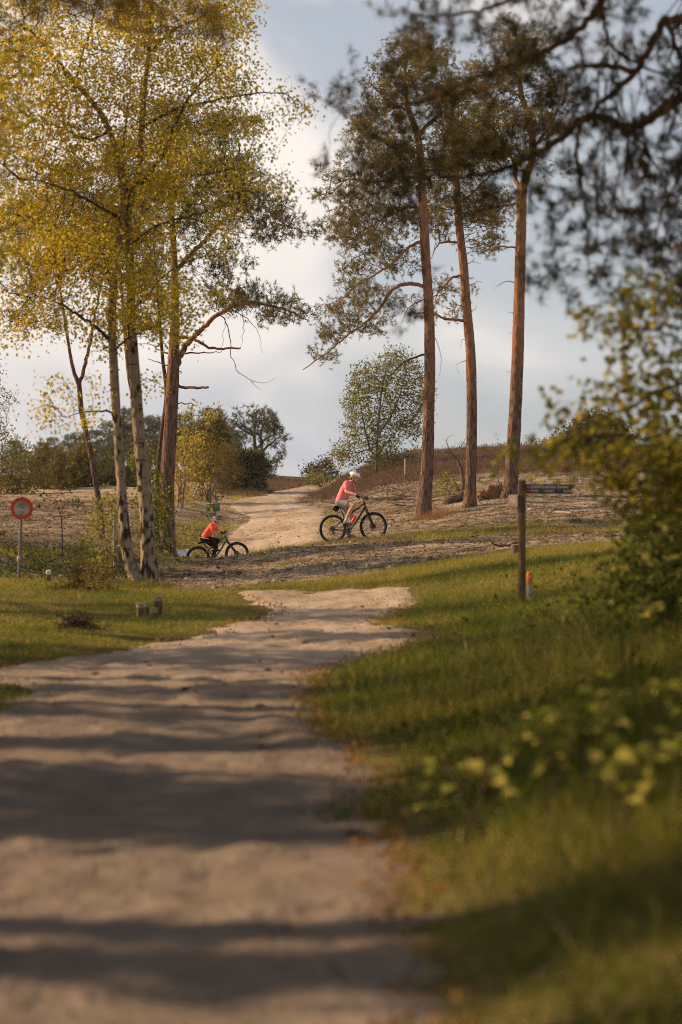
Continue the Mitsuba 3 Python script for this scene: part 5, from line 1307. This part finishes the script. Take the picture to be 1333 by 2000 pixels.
for x, c_, nm in ((.028, 'mark_red', 'red route square'), (.20, 'mark_green', 'green route square'), (.40, 'blue_paint', 'blue route square')):
    part(k, 'route_mark', xf(box((x, -.0035, .036), (.044, .008, .044), bev=.002), RA @ tl), c_, label=nm)
k2 = at(1001, 978, Yf)
part(k, 'side_board', box(k2 + [0.012, .0, 0], (.13, .022, .145), -.6, bev=.004), 'pink_board')
part(k, 'side_board_print', box(k2 + [0.012, .0, 0] + np.array([-math.sin(.6), -math.cos(.6), 0]) * .0125, (.055, .003, .055), -.6), 'lettering')
part(k, 'bolt', tube([b + [0, -.05, h - .05], b + [0, -.058, h - .05]], .01, 8), 'zinc')
k = thing('marker_post', 'short white marker post with an orange top beside the finger post', 'marker post')
b = on(1035, Yf - .25); h = at(1035, 1117, Yf - .25)[2] - b[2]
part(k, 'post', tube([b - [0, 0, .1], b + [0, 0, h - .155]], .037, 16), 'worn_white', smooth=35)
part(k, 'band', tube([b + [0, 0, h - .1545], b + [0, 0, h - .02], b + [0, 0, h]], [.0385, .0385, .030], 16), 'orange_paint', smooth=35)
part(k, 'reflector', box(b + [0, -.0385, h - .055], (.03, .004, .010)), 'white_paint')
part(k, 'plate', box(b + [.004, -.0375, h - .20], (.018, .004, .022)), 'panel_print')

# information signs by the child
k = thing('information_sign', 'green information sign with yellow and picture squares on a pale post behind the child', 'sign')
Yi = 66.0
b = on(419, Yi); t = at(419, 978, Yi); h = t[2] - b[2]
part(k, 'post', box(b + [0, 0, h / 2 - .1], (.11, .09, h + .2), .05, bev=.01), 'wood_pale')
c = at(417, 991.5, Yi) + [0, -.055, 0]
part(k, 'board', box(c, (.365, .018, .205), .04, bev=.003), 'green_paint')
fr = lambda x, z, w, hh, m, nm: part(k, nm, box(c + [x, -.0115, z], (w, .006, hh), .04), m)
fr(-.13, .047, .085, .085, 'pale_green_paint', 'picture'); fr(-.13, -.05, .08, .085, 'mark_green', 'picture'); fr(-.04, .047, .075, .08, 'brown_print', 'picture'); fr(-.042, -.05, .08, .09, 'amber_paint', 'yellow_square')
bl = [box(c + [.05 + .02 * i, -.0125, .07], (.014, .005, .016), .0) for i in range(6)] + [box(c + [.05 + .017 * i, -.0125, .03 - .022 * j], (.012, .005, .006), .0) for i in range(6) for j in range(2)] + [box(c + [.155, -.0125, -.075], (.02, .005, .02))]
part(k, 'lettering', cat(bl), 'lettering', kind='stuff')
c2 = at(417.5, 1005.5, Yi) + [0, -.06, 0]
part(k, 'lower_plate', box(c2, (.18, .014, .10), .04, bev=.003), 'green_paint')
part(k, 'lower_lettering', cat([box(c2 + [-.06 + .022 * i, -.0095, .015], (.015, .005, .012)) for i in range(5)] + [box(c2 + [-.05 + .018 * i, -.0095, -.02], (.011, .005, .008)) for i in range(5)]), 'lettering', kind='stuff')
k = thing('lectern_sign', 'tilted white information panel on a short post behind the child\'s rear wheel', 'information panel')
Yl = 62.0
b = on(361, Yl); c = at(360, 1080, Yl)
part(k, 'post', box((b + c) / 2 + [0, 0.02, -.1], (.06, .06, c[2] - b[2] + .18), .2, bev=.006), 'wood_pale')
tilt = np.eye(4); al = math.radians(32); ya = math.radians(24)
tilt[:3, :3] = np.array([[math.cos(ya), -math.sin(ya), 0], [math.sin(ya), math.cos(ya), 0], [0, 0, 1]]) @ np.array([[1, 0, 0], [0, math.cos(al), -math.sin(al)], [0, math.sin(al), math.cos(al)]]); tilt[:3, 3] = c
part(k, 'panel', xf(box((0, 0, 0), (.36, .32, .016), bev=.003), tilt), 'panel_white'); part(k, 'print', xf(box((.07, -.03, .0085), (.07, .06, .003)), tilt), 'panel_print'); part(k, 'print', xf(box((-.02, .11, .0085), (.26, .02, .003)), tilt), 'panel_print')

# short cut posts on the lawn
GP = 'short cut posts on the lawn below the birches'
for px, top, w, Yz, lab in ((274, 1186, 15, 29.2, 'leftmost short cut post with a pale band, beside a thinner one'), (287, 1185, 10, 29.5, 'thin short cut post leaning on the leftmost one'), (309, 1173, 17, 29.6, 'tallest of the short cut posts on the lawn'), (302, 1195, 14, 29.0, 'lowest short cut post, in front of the tallest one')):
    k = thing('cut_post', lab, 'wooden post', GP)
    b = on(px, Yz); h = at(px, top, Yz)[2] - b[2]; r = w / 2 / F * Yz
    h = max(h, .08) + .05
    part(k, 'post', tube([b - [0, 0, .08], b + [0, 0, h - .055]], r, 12), 'wood', smooth=35); part(k, 'band', tube([b + [0, 0, h - .055], b + [0, 0, h - .022]], r * 1.02, 12), 'wood_pale', smooth=35)
    part(k, 'top', tube([b + [0, 0, h - .022], b + [0, 0, h - .006], b + [0, 0, h]], [r * 1.06, r * 1.06, r * .9], 12), 'stump_end', smooth=35)
# heap of dead twigs with a bent stick
k = thing('twig_heap', 'small dark heap of dead twigs lying on the left lawn', 'twig heap')
rng = R(610); b = on(150, 26.6); tb = []
for i in range(260):
    o = b + np.array([rng.normal() * .11, rng.normal() * .07, rng.uniform(0, .15)]); d = nrm(rng.normal(size=3) * [1, .7, .4]) * rng.uniform(.06, .2)
    o[2] = max(o[2], b[2] + .01); tb.append(tube(bez([o, o + d * .5 + rng.normal(size=3) * .01, o + d], 4), [.006, .005, .004, .002], 4))
part(k, 'twigs', cat(tb), 'twig', smooth=True, kind='stuff')
k = thing('bent_stick', 'bent pale stick arching up from the twig heap', 'stick')
part(k, 'stick', tube(bez([at(168, 1238, 26.6), at(192, 1232, 26.7), at(212, 1222, 26.8), at(222, 1210, 26.9), at(232, 1204, 27)], 14), np.linspace(.012, .006, 14), 6), 'wood', smooth=True); part(k, 'side_twig', tube(bez([at(205, 1226, 26.7), at(214, 1215, 26.6), at(222, 1217, 26.5)], 6), np.linspace(.005, .002, 6), 4), 'wood', smooth=True)


def log(key, a, b_, r0, r1, mat, seed, lump=.35, n=22, sides=14, jag=0.0):
    p = bez([a, (np.asarray(a) + b_) / 2 + [0, 0, r0 * .15], b_], n); rr = np.linspace(r0, r1, n)
    v, f = tube(p, rr, sides)
    c = (np.asarray(a) + b_) / 2
    d = v - np.array([p[np.argmin(((p - q) ** 2).sum(1))] for q in v])
    v = v + d * lump * 2 * (n3(v * 5, seed) - .5)[:, None] + (R(seed).normal(size=v.shape) * jag)
    return part(key, 'log', (v, f), mat, smooth=30)


k = thing('rotten_log', 'crumbling orange brown log between the second and third tall pine', 'log')
a, b_ = on(934, 73.0), on(974, 73.6)
log(k, a + [0, 0, .08], b_ + [0, 0, .26], .10, .19, 'rot_wood', 620, 1.0, jag=.018)
part(k, 'spike', tube(bez([b_ + [-.06, 0, .36], b_ + [-.02, 0, .48], b_ + [0, 0, .62]], 6), [.06, .05, .035, .03, .02, .008], 6), 'dead_wood', smooth=30)
part(k, 'broken_end', tube(bez([b_ + [-.05, -.1, .2], b_ + [.02, -.1, .35], b_ + [.06, 0, .45]], 5), [.10, .12, .11, .09, .05], 9), 'dead_wood', smooth=30)
k = thing('rotten_log', 'low dark rotten log end left of the second tall pine', 'log')
log(k, on(870, 73.5) + [0, 0, .08], on(912, 74) + [0, 0, .16], .10, .14, 'dead_wood', 621, .6, jag=.01)
k = thing('fallen_log', 'pale barkless log lying on the chips right of the finger post', 'log')
log(k, on(1080, 65.5) + [0, 0, .07], on(1116, 65.2) + [0, 0, .07], .05, .04, 'wood_pale', 622, .5); part(k, 'root_end', tube(bez([on(1076, 65.5) + [0, 0, .05], on(1082, 65.5) + [0, 0, .12], on(1090, 65.5) + [0, 0, .08]], 5), [.03, .06, .07, .05, .03], 7), 'dead_wood', smooth=30)
k = thing('fallen_branch', 'dark crooked fallen branch on the chips left of the finger post', 'branch')
Yw = 46.5
g0 = lambda px, d=0: on(px, Yw) + [0, 0, d]
part(k, 'branch', tube(bez([g0(955, .20), g0(962, .12), g0(972, .07), g0(985, .06), g0(1012, .06)], 12), np.linspace(.012, .032, 12), 6), 'twig', smooth=True); part(k, 'side_twig', tube(bez([g0(985, .06), g0(994, .14), g0(1002, .15)], 6), np.linspace(.012, .004, 6), 5), 'twig', smooth=True)
k = thing('stump', 'low dark sawn stump half hidden behind the finger post', 'stump')
b = on(1007, 40.5); part(k, 'bark', tube([b - [0, 0, .1], b + [0, 0, .08], b + [0, 0, .17]], [.085, .078, .075], 14), 'dead_wood', smooth=35); part(k, 'cut_face', tube([b + [0, 0, .17], b + [0, 0, .174]], .066, 14), 'stump_end')

# ------------------------------------------------------------------ ground cover
def visible(n, y0, y1, rng, margin=.8, left=None, right=None):
    """Random ground points between two distances, spread evenly over the area that can be seen (and a little beside it)."""
    w1 = .1412 * y1 + margin
    y = rng.uniform(y0, y1, n); x = rng.uniform(-w1, w1, n)
    ok = np.abs(x) < .1412 * y + margin
    if left is not None: ok &= x > left
    if right is not None: ok &= x < right
    return x[ok], y[ok]


def area(y0, y1, margin=.8):
    return (y1 - y0) * 2 * (.1412 * y1 + margin)


def blades(x, y, h, w, rng, colour, lean=.35, seg=2):
    n = len(x); z = gz(x, y) - .005
    P = np.stack([x, y, z], -1)
    a = rng.uniform(0, 2 * np.pi, n); s = np.stack([np.cos(a), np.sin(a), a * 0], -1) * (w * .5)[:, None]
    d = np.stack([rng.normal(size=n) * lean, rng.normal(size=n) * lean, np.ones(n)], -1)
    bend = np.stack([rng.normal(size=n), rng.normal(size=n), -np.abs(rng.normal(size=n)) * .6], -1) * .35
    tip = P + (d + bend) * h[:, None]
    if seg == 1:
        v = np.stack([P - s, P + s, tip], 1).reshape(-1, 3); f = np.arange(3 * n).reshape(-1, 3)
        return (v, f), np.repeat(colour, 3, 0)
    mid = P + d * (h * .55)[:, None]
    v = np.stack([P - s, P + s, mid + s * .7, mid - s * .7, tip], 1).reshape(-1, 3)
    k = np.arange(n)[:, None] * 5
    f = np.concatenate([k + [0, 1, 2], k + [0, 2, 3], k + [3, 2, 4]], 0)
    return (v, f), np.repeat(colour, 5, 0)


def turf_colour(x, y, rng, dry=.0):
    a = n2(x, y, .7, 71, 3); b = n2(x, y, 2.5, 72, 2); t = np.clip((a * .6 + b * .4 - .38) / .28 + dry, 0, 1)[:, None]
    g, o = np.array([.17, .20, .028]), np.array([.34, .29, .055])
    c = g + (o - g) * t
    c *= (1 - .38 * ss(26, 12, y) * np.array([1.05, .86, 1.0])[:, None]).T             # near shade painted into the blades: darker, and a little greener
    straw = rng.random(len(x)) < .07 + .12 * t[:, 0]
    c[straw] = [.46, .36, .15]
    return c * rng.uniform(.7, 1.3, (len(x), 1))


def stuff(key, label, meshes, bsdf, smooth=False):
    m = cat([q[0] for q in meshes]); c = np.vstack([q[1] for q in meshes])
    single(key, m, bsdf, smooth, c)
    labels[key] = {'label': label, 'kind': 'stuff'}


rng = R(700)
G = []
for y0, y1, dens, hh, ww in ((3.5, 8, 850, .12, .0085), (8, 14, 1000, .11, .0075), (14, 24, 1100, .095, .007), (24, 45, 1100, .075, .0072)):
    x, y = visible(int(area(y0, y1) * dens), y0, y1, rng, .9)
    edge = in_path(x, y) + 1.3 * (n2(x, y, 1.1, 81, 3) - .5) + .45 * (n2(x, y, 5, 82, 2) - .5)
    worn = ss(28, 33, y) * (n2(x, y, 1.5, 84, 3) > .50)                 # thin grass creeping over the worn far end of the sand
    thin = np.maximum(ss(.26, -.55, edge) ** 1.3, worn * ss(.9, .2, edge) * .22)
    gm = green_mask(x, y)
    ok = ((edge < .26) | (worn > .1)) & (rng.random(len(x)) < gm * (.03 + .97 * thin))
    x, y, edge = x[ok], y[ok], edge[ok]
    lawn_l = (x < -.5) & (y > 19)
    lump = .55 + .9 * n2(x, y, 1.1, 83, 3)
    h = hh * rng.uniform(.5, 1.35, len(x)) * lump * (.55 + .45 * ss(0, .8, -edge)) * np.where(lawn_l, .85, 1.25)
    h *= 1 + 1.1 * ss(.5, 2.2, -edge) * ~lawn_l * ss(33, 26, y)
    tall = (rng.random(len(x)) < .035) & ~lawn_l
    h[tall] *= 2.0
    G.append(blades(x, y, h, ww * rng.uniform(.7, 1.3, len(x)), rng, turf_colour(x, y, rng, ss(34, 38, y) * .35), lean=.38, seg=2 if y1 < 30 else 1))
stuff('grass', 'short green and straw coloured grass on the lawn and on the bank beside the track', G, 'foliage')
G = []
for y0, y1, dens in ((44, 62, 420), (62, 92, 240)):
    x, y = visible(int(area(y0, y1) * dens), y0, y1, rng, .8)
    ok = (rng.random(len(x)) < green_mask(x, y) ** 1.4) & (in_hill(x, y) < -.05)
    x, y = x[ok], y[ok]
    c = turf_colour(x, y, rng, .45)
    moss = n2(x, y, 1.3, 91, 2) > .62
    c[moss] = np.array([.38, .29, .045]) * rng.uniform(.7, 1.2, (moss.sum(), 1))
    h = .13 * rng.uniform(.4, 1.3, len(x)) * np.where(moss, .35, 1.0)
    G.append(blades(x, y, h, .016 * rng.uniform(.7, 1.3, len(x)), rng, c, lean=.4, seg=1))
stuff('grass_001', 'patchy dry grass and moss along the mound crest and beside the hill track', G, 'foliage')


def tussocks(x, y, n, L_, W_, rng, tint, lean=.55):
    k = len(x); X = np.repeat(x, n) + rng.normal(size=k * n) * .09; Y_ = np.repeat(y, n) + rng.normal(size=k * n) * .09
    tint = np.asarray(tint); c = np.repeat(tint[rng.integers(0, len(tint), k)] * rng.uniform(.75, 1.25, (k, 1)), n, 0) * rng.uniform(.75, 1.25, (k * n, 1))
    return blades(X, Y_, L_ * rng.uniform(.5, 1.2, k * n) * np.repeat(rng.uniform(.6, 1.3, k), n), np.full(k * n, W_), rng, c, lean=lean, seg=1)


rng = R(710)
HT = [(.19, .115, .085), (.25, .155, .115), (.14, .085, .06), (.22, .15, .09), (.12, .10, .045)]
x, y = visible(int(area(76, 116) * 26), 76, 116, rng, 1.0)
ok = (rng.random(len(x)) < heath_mask(x, y)) & (in_hill(x, y) < -.1)
H_ = [tussocks(x[ok], y[ok], 16, .26, .016, rng, HT)]
x, y = visible(int(area(52, 60) * 22), 52, 60, rng, .5)
ok = (n2(x, y, .8, 95, 2) + .25 * np.exp(-((x - .5) / 1.2) ** 2 - ((y - 55) / 1.5) ** 2) > .66) & (x > -1.5)
H_.append(tussocks(x[ok], y[ok], 18, .15, .008, rng, HT))
x, y = visible(int(area(44, 84) * 5), 44, 84, rng, .5)                 # single tufts of heather and dead grass on the bare ground
ok = (in_hill(x, y) < -.2) & (n2(x, y, .6, 96, 3) > .46) & (y > np.interp(x, YB_X, YB_Y) + 1.5)
H_.append(tussocks(x[ok], y[ok], 16, .12, .009, rng, HT + [(.26, .23, .06), (.16, .17, .04), (.34, .26, .10), (.30, .25, .05)], .8))
x = R(711).normal(2.5, .35, 26); y = R(712).normal(69, .3, 26)
H_.append(tussocks(x, y, 30, .28, .01, rng, [(.30, .16, .07), (.36, .20, .09)], .8))
yt = R(716).uniform(6.5, 31, 420); xt = np.interp(yt, PR_Y, PR_X) + .35 + np.abs(R(717).normal(0, 1.1, 420))
ok = (xt < .145 * yt + .8) & (green_mask(xt, yt) > .8)
G3_ = [tussocks(xt[ok], yt[ok], 26, .24, .008, rng, [(.13, .17, .024), (.20, .20, .035), (.09, .13, .02), (.27, .23, .06)], .5)]
stuff('grass_003', 'taller tufts standing up out of the grass on the right bank', G3_, 'foliage')
x = np.r_[R(713).normal(0, .28, 40), R(714).normal(-.25, .25, 20)] + on(276, 36.7)[0]; y = R(715).normal(36.6, .28, 60)
G2 = [tussocks(x, y, 22, .17, .008, rng, [(.17, .20, .03), (.24, .22, .05), (.12, .15, .03)], .5)]
stuff('grass_002', 'longer grass growing round the feet of the birches', G2, 'foliage')
stuff('heather', 'brown winter heather over the slope and the dune beside the hill track', H_, 'foliage')

# wood chips, bark and twigs
rng = R(720)
x, y = visible(int(area(38, 88) * 190), 38, 88, rng, .6)
clump = n2(x, y, 1.6, 97, 3)
gm = green_mask(x, y)
ok = (rng.random(len(x)) < (1 - gm) * np.clip(.25 + 2.2 * (clump - .3), .1, 1)) & (heath_mask(x, y) < .6) & (in_hill(x, y) < -.1) & ~((x < -2.2) & (y > 78)) & (y > np.interp(x, YB_X, YB_Y) - .3)
ok &= rng.random(len(x)) < np.where((x < -3.0) & (y < 56), .45, 1)
x, y = x[ok], y[ok]; n = len(x)
a = rng.uniform(0, 2 * np.pi, n); l = rng.uniform(.008, .028, n) * np.where(rng.random(n) < .06, 2.2, 1); w = l * rng.uniform(.2, .6, n)
u = np.stack([np.cos(a), np.sin(a), rng.normal(size=n) * .35], -1); s = np.stack([-np.sin(a), np.cos(a), rng.normal(size=n) * .5], -1)
P = np.stack([x, y, gz(x, y) + rng.uniform(.0, .03, n)], -1)
U, S = u * l[:, None], s * w[:, None]
v = np.stack([P - U - S * .6, P + U - S, P + U * .9 + S, P - U + S * .8], 1).reshape(-1, 3)
k4 = np.arange(n)[:, None] * 4; f = np.concatenate([k4 + [0, 1, 2], k4 + [0, 2, 3]], 0)
tint = np.array([(.33, .265, .20), (.24, .18, .125), (.16, .115, .075), (.085, .058, .038), (.44, .38, .30), (.26, .18, .12), (.22, .13, .07)])
c = tint[rng.choice(7, n, p=[.22, .22, .2, .16, .06, .09, .05])] * rng.uniform(.75, 1.2, (n, 1))
stuff('wood_chips', 'wood chips, bark scraps and cones littering the bare sandy ground', [((v, f), np.repeat(c, 4, 0))], 'litter')
rng = R(730)
x, y = visible(2600, 40, 84, rng, .4)
ok = (green_mask(x, y) < .7) & (in_hill(x, y) < -.1) & (heath_mask(x, y) < .5)
tb, cc = [], []
for px_, py_ in zip(x[ok], y[ok]):
    o = np.array([px_, py_, 0]); a = rng.uniform(0, 6.28); L_ = rng.uniform(.1, .5) * (2.0 if rng.random() < .05 else 1)
    q = np.array([o, o + [math.cos(a) * L_ * .5 + rng.normal() * .02, math.sin(a) * L_ * .5, 0], o + [math.cos(a) * L_, math.sin(a) * L_, 0]])
    q[:, 2] = gz(q[:, 0], q[:, 1]) + .012 + np.array([0, rng.uniform(0, .04), rng.uniform(0, .05)])
    m_ = tube(q, [.008, .007, .003], 3, cap=False); tb.append(m_); cc.append(np.tile(np.array([(.14, .10, .07), (.24, .19, .14), (.08, .055, .04)][rng.integers(3)]), (len(m_[0]), 1)))
stuff('fallen_twigs', 'fallen twigs scattered over the wood chips', [(cat(tb), np.vstack(cc))], 'litter')

# low leafy plants
def scatter_leaves(key, label, spots, size, tint, seed, zup=.08, mat='foliage'):
    rng = R(seed); out = []
    for px, Y_, sx, sy, n in spots:
        o = on(px, Y_); x = o[0] + rng.normal(size=n) * sx; y = o[1] + rng.normal(size=n) * sy
        cl = (n2(x, y, 3.0, seed, 2) > .42) & (in_hill(x, y) < -.12) & ((y > 58) | (x < -3.1) | (y < 37)) & (in_path(x, y) < -.2)
        x, y = x[cl], y[cl]
        P = np.stack([x, y, gz(x, y) + np.abs(rng.normal(size=len(x))) * zup], -1)
        out.append(fold_leaves(P, size, rng, tint, up=.7))
    stuff(key, label, out, mat)


scatter_leaves('undergrowth', 'low dark green undergrowth on the shaded soil at the left', [(60, 44, 1.2, 3.5, 1400), (200, 42, .7, 2.5, 900), (120, 51, 1.5, 2.5, 1200), (20, 39, .8, 1.4, 900)], .06, [(.07, .09, .02), (.12, .13, .03), (.05, .06, .015), (.24, .22, .04)], 740)
scatter_leaves('ground_plants', 'yellow green low plants at the foot of the stout pine and beside the hill track', [(370, 65, .7, 2.2, 2600), (440, 69, .45, 1.4, 1400), (335, 62, .5, 1.2, 900), (470, 71, .35, 1.2, 700)], .07, [(.26, .25, .04), (.36, .31, .05), (.16, .18, .03), (.42, .32, .05)], 741, .1)
scatter_leaves('ground_plants_001', 'broad leaved weeds among the grass on the right bank', [(1100, 21, .9, 2.0, 700), (1150, 26, 1.0, 2.0, 700), (1200, 14, .6, 1.2, 420), (950, 13, .3, 1.0, 160), (1250, 31, 1.0, 2.0, 700), (1000, 27, .3, 1.2, 200)], .055, [(.10, .13, .02), (.16, .17, .03), (.07, .09, .02)], 742, .09, 'gloss_leaf')
rng = R(745)
yv = rng.uniform(6.5, 31, 1500); xv = np.interp(yv, PR_Y, PR_X) + rng.normal(size=1500) * .10 + .02
Pv = np.stack([xv, yv, gz(xv, yv) + rng.uniform(.012, .05, 1500)], -1)
yl = rng.uniform(19, 34, 500); xl = np.interp(yl, PL_Y, PL_X) + rng.normal(size=500) * .14
Pv = np.vstack([Pv, np.stack([xl, yl, gz(xl, yl) + rng.uniform(.012, .05, 500)], -1)])
stuff('fallen_leaves', 'orange brown fallen leaves along the edges of the sand track', [fold_leaves(Pv, .035, rng, [(.36, .17, .05), (.28, .13, .05), (.42, .24, .09)], up=.8)], 'foliage')
x, y = visible(300, 8, 34, rng, .1); ok = (in_path(x, y) < -.3) & (green_mask(x, y) > .8)
P = np.stack([x[ok], y[ok], gz(x[ok], y[ok]) + .10], -1)
stuff('daisies', 'tiny white and yellow flowers dotted through the grass', [fold_leaves(np.repeat(P, 2, 0), .016, rng, [(.75, .74, .68), (.75, .74, .68), (.7, .5, .05)], up=.8)], 'foliage')
# clods and cones on the sand
rng = R(750)
x, y = visible(2200, 7, 35, rng, .1); ok = (in_path(x, y) > .05) & (n2(x, y, .9, 99, 2) > .45)
ms, cs = [], []
ico = tm(trimesh.creation.icosphere(1))
for a_, b_ in list(zip(x[ok], y[ok]))[:260]:
    r_ = rng.uniform(.005, .013) * (1.8 if rng.random() < .12 else 1); v, f = ico
    v = v * (1 + .35 * rng.normal(size=(len(v), 1)) * .6) * r_ * [1.3, 1, .7]
    ms.append((v + [a_, b_, float(gz(np.array([a_]), np.array([b_]))[0]) + .014 + r_ * .3], f)); cs.append(np.tile(np.array([(.10, .07, .045), (.20, .145, .10), (.07, .05, .035)][rng.integers(3)]), (len(v), 1)))
stuff('clods', 'dark clods, cones and crumbs lying on the sand track', [(cat(ms), np.vstack(cs))], 'litter')
rng = R(755)
x, y = visible(1400, 60, 76, rng, 0); ok = in_hill(x, y) > .1
ms, cs = [], []
for a_, b_ in list(zip(x[ok], y[ok]))[:260]:
    r_ = rng.uniform(.008, .018); v, f = ico
    v = v * (1 + .2 * rng.normal(size=(len(v), 1))) * r_ * [1.3, 1, .8]
    ms.append((v + [a_, b_, float(gz(np.array([a_]), np.array([b_]))[0]) + .012 + r_ * .3], f)); cs.append(np.tile(np.array([(.08, .05, .035), (.16, .11, .075)][rng.integers(2)]), (len(v), 1)))
stuff('pine_cones', 'dark pine cones scattered over the hill track', [(cat(ms), np.vstack(cs))], 'litter')
k = thing('grass_tussock', 'dark green rush tussock on the bare ground beyond the finger post', 'tussock')
o = on(1125, 60.5); rng = R(760); m_, c_ = tussocks(np.full(5, o[0]), np.full(5, o[1]), 60, .26, .010, rng, [(.05, .075, .025), (.07, .09, .03)], .35)
part(k, 'blades', m_, 'foliage', color=c_, kind='stuff')

# brambles on the right bank: every leaf its own piece
def leaf_mesh(seed, L_=1.0):
    """An oval pointed leaf along +x, toothed and folded along its midrib."""
    rng = R(seed); n = 7; t = np.linspace(0, 1, n); w = .36 * np.sin(np.pi * t ** .8) ** .8 * (1 + .12 * (-1) ** np.arange(n)); w[0] = .02; w[-1] = .0
    mid = np.stack([t, t * 0, .10 * np.sin(np.pi * t) - .18 * t ** 2 * rng.uniform(.4, 1.4)], -1)
    lft = mid + np.stack([t * 0, w, w * rng.uniform(.15, .4)], -1); rgt = mid + np.stack([t * 0, -w, w * rng.uniform(.15, .4)], -1)
    v = np.vstack([mid, lft, rgt]); f = []
    for i in range(n - 1):
        f += [[i, i + 1, n + i], [n + i, i + 1, n + i + 1], [i, 2 * n + i, i + 1], [2 * n + i, 2 * n + i + 1, i + 1]]
    return v * L_, np.array(f)


leafs = []
for i, c in enumerate([(.30, .30, .05), (.22, .24, .04), (.38, .34, .08), (.16, .18, .03)]):
    m_ = leaf_mesh(770 + i)
    leafs.append(mikit.ply(m_, 'gloss_leaf', smooth=True, color=np.tile(c, (len(m_[0]), 1))))
GBR = 'brambles on the right bank'
for i, (px, Y_, n, sx, hh, lab) in enumerate([(925, 10.1, 36, .22, .42, 'pale leaved bramble reaching out nearest the sand edge'), (1060, 10.2, 36, .22, .46, 'bramble in the middle of the leafy band on the right bank'), (1160, 10.2, 36, .22, .46, 'bramble with light undersides towards the right of the leafy band'), (1270, 10.3, 36, .25, .46, 'bramble at the right end of the leafy band'),
                                              (1200, 8.9, 24, .16, .40, 'low bramble in the lower right corner'), (1010, 14.2, 18, .2, .36, 'small dark bramble behind the leafy band'), (1230, 14.6, 36, .3, .5, 'dark bramble clump behind the leafy band at the right'), (1120, 20.5, 20, .3, .4, 'bramble in the grass below the marker post'),
                                              (1210, 22.5, 24, .4, .45, 'bramble at the foot of the blackthorn thicket'), (1180, 26.5, 20, .4, .45, 'bramble halfway between the marker post and the thicket')]):
    k = thing('bramble', lab, 'bramble', GBR)
    rng = R(780 + i); b = on(px, Y_); tb = []; ends = []
    for s_ in range(4):
        e = b + np.array([rng.normal() * sx, rng.normal() * sx, 0]); e[2] = float(gz(e[:1], e[1:2])[0]) + hh * rng.uniform(.5, 1)
        q = bez([b + rng.normal(size=3) * [.03, .03, 0] - [0, 0, .02], (b + e) / 2 + [0, 0, hh * .55], e], 8); tb.append(tube(q, np.linspace(.004, .002, 8), 5)); ends += [q[4], q[5], q[6], q[7]]
    part(k, 'stems', cat(tb), 'twig', smooth=True, kind='stuff')
    for j in range(n):
        p_ = ends[j % len(ends)] + rng.normal(size=3) * [.05, .05, .03]
        d = leafs[rng.integers(4)]
        part(k, 'leaf', None, None, dic=d, to_world=place(p_, rng.uniform(0, 6.28), rng.uniform(.06, .105), (rng.normal() * .3 + .1, rng.normal() * .3)))
